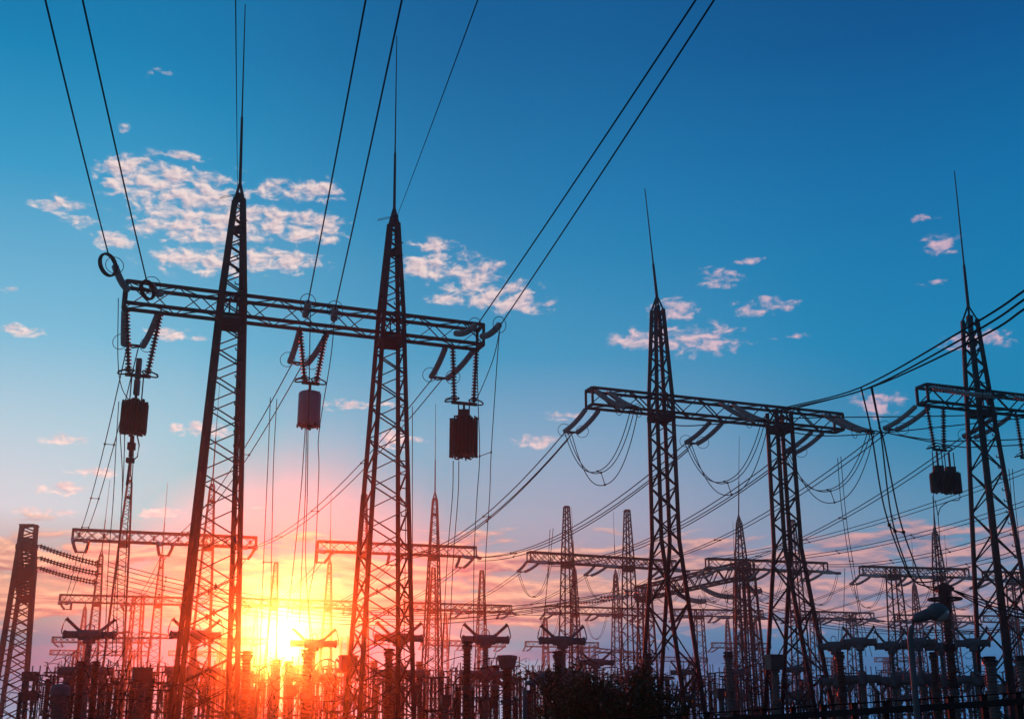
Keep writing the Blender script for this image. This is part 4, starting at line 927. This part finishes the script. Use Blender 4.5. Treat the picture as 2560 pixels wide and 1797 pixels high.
for x, y, rx, ry in blobs:
    a0, e0 = ae(x, y); a1, _ = ae(x + rx*1.3, y); _, e1 = ae(x, y + ry*1.4); sx = 1/abs(a1-a0); sy = 1/abs(e1-e0)
    l = ma('SUBTRACT', 1.35, vm('LENGTH', vm('MULTIPLY_ADD', AE, (sx, sy, 0), (-a0*sx, -e0*sy, 0))))
    if (x, y) in FAINT: l = ma('MULTIPLY', l, FAINT[(x, y)])
    Mk = l if Mk is None else ma('MAXIMUM', Mk, l)
Mk = ma('MULTIPLY', smooth(Mk, 0, 1.1), 1.)
def noise(v, scale, det=9, rough=.58, dist=.35):
    n = N('ShaderNodeTexNoise'); n.inputs['Scale'].default_value = scale; n.inputs['Detail'].default_value = det; n.inputs['Roughness'].default_value = rough; n.inputs['Distortion'].default_value = dist; lk(v, n.inputs['Vector']); return n.outputs['Fac']
n1 = noise(vm('MULTIPLY', AE, (.62, 1.15, 1.)), 1.9)
n2 = noise(vm('MULTIPLY_ADD', AE, (.62, 1.15, 1.), (.08, .16, 0)), 1.9)
d1 = smooth(ma('ADD', ma('MULTIPLY', ma('SUBTRACT', n1, .5), 3.7), ma('MULTIPLY', Mk, 1.1)), .42, 1.4)
d1 = ma('MULTIPLY', d1, smooth(Mk, .02, .4))
shade = ma('ADD', ma('MULTIPLY', ma('SUBTRACT', n1, n2), 3.2), .62, clamp=True)
up_l = mix(shade, s2l((196, 168, 180)), s2l((255, 228, 218))); up_r = mix(shade, s2l((150, 150, 185)), s2l((228, 186, 198)))
upc = mix(smooth(az, -8, 16), up_l, up_r)
sky = mix(ma('MULTIPLY', d1, .86), base, upc)
# low bank of streaky cloud
n3 = noise(vm('MULTIPLY_ADD', AE, (.26, 1.25, 1.), (3.1, 7.7, 2.)), 1., 9, .58, .6)
n4 = noise(vm('MULTIPLY_ADD', AE, (.26, 1.25, 1.), (3.12, 7.93, 2.)), 1., 9, .58, .6)
bm_ = ma('MULTIPLY', smooth(el, 3.8, 5.2), ma('SUBTRACT', 1., smooth(el, 7.6, 9.8)))
d2 = smooth(ma('ADD', ma('MULTIPLY', ma('SUBTRACT', n3, .5), 3.2), ma('MULTIPLY', bm_, .95)), .42, .95)
d2 = ma('MULTIPLY', d2, smooth(bm_, .0, .3))
sh2 = ma('ADD', ma('MULTIPLY', ma('SUBTRACT', n3, n4), 4.5), .5, clamp=True)
lo_l = mix(sh2, s2l((140, 82, 102)), s2l((252, 196, 160))); lo_r = mix(sh2, s2l((100, 112, 148)), s2l((226, 166, 162)))
sky = mix(ma('MULTIPLY', d2, .9), sky, mix(smooth(az, -6, 14), lo_l, lo_r))
# dark band of cloud near the horizon
bm2 = ma('MULTIPLY', smooth(el, 1.2, 2.6), ma('SUBTRACT', 1., smooth(el, 3.6, 5.0)))
n5 = noise(vm('MULTIPLY_ADD', AE, (.1, .8, 1.), (9., 1., 4.)), 1., 6, .5, .4)
d3 = ma('MULTIPLY', smooth(n5, .45, .62), bm2)
sky = mix(ma('MULTIPLY', d3, .7), sky, mix(smooth(az, -8, 7), s2l((112, 100, 145)), s2l((30, 98, 155))))
# sun glow in the upper air and the disc itself
gl = ma('MULTIPLY', ma('EXPONENT', ma('MULTIPLY', sa, -.6)), .35)
core = ma('MULTIPLY', ma('EXPONENT', ma('MULTIPLY', ma('MULTIPLY', sa, sa), -4.5)), 8.)
def scale_col(c, f):
    return vm('SCALE', c) if False else mix(1., c, f, 'MULTIPLY')
def grey(f):
    n = N('ShaderNodeCombineColor'); [lk(f, n.inputs[i]) for i in range(3)]; return n.outputs[0]
sky = mix(1., sky, mix(1., (1., .62, .22), grey(gl), 'MULTIPLY'), 'ADD')
sky = mix(1., sky, mix(1., (1., .9, .6), grey(core), 'MULTIPLY'), 'ADD')
nish = N('ShaderNodeTexSky'); nish.sky_type = 'NISHITA'; nish.sun_disc = False; nish.sun_elevation = EL; nish.sun_rotation = AZ; nish.dust_density = 1.
bg1 = N('ShaderNodeBackground'); lk(nish.outputs[0], bg1.inputs[0]); bg1.inputs[1].default_value = .004
bg2 = N('ShaderNodeBackground'); lk(sky, bg2.inputs[0]); bg2.inputs[1].default_value = 1.
sky = mix(1., sky, grey(ma('SUBTRACT', 1., ma('MULTIPLY', opp, .7))), 'MULTIPLY'); lk(sky, bg2.inputs[0])
ad = N('ShaderNodeAddShader'); lk(bg1.outputs[0], ad.inputs[0]); lk(bg2.outputs[0], ad.inputs[1]); wo = N('ShaderNodeOutputWorld'); lk(ad.outputs[0], wo.inputs[0])

for o in list(bpy.data.objects):
    if 'base_xyz' in o: del o['base_xyz']
# ------------------------------------------------------------------ view
sc.view_settings.view_transform = 'Standard'; sc.view_settings.look = 'None'; sc.view_settings.exposure = 0; sc.view_settings.gamma = 1
sc.cycles.volume_bounces = 0; sc.cycles.max_bounces = 4; sc.cycles.use_denoising = True
wd.cycles.sampling_method = 'MANUAL'; wd.cycles.sample_map_resolution = 512
for o in COL.objects:
    if o.parent is None and 'label' in o and not 4 <= len(o['label'].replace('-', ' ').split()) <= 16: print('LABEL', len(o['label'].split()), o['label'])
print('objects', len(bpy.data.objects), 'faces', sum(len(m.polygons) for m in bpy.data.meshes))
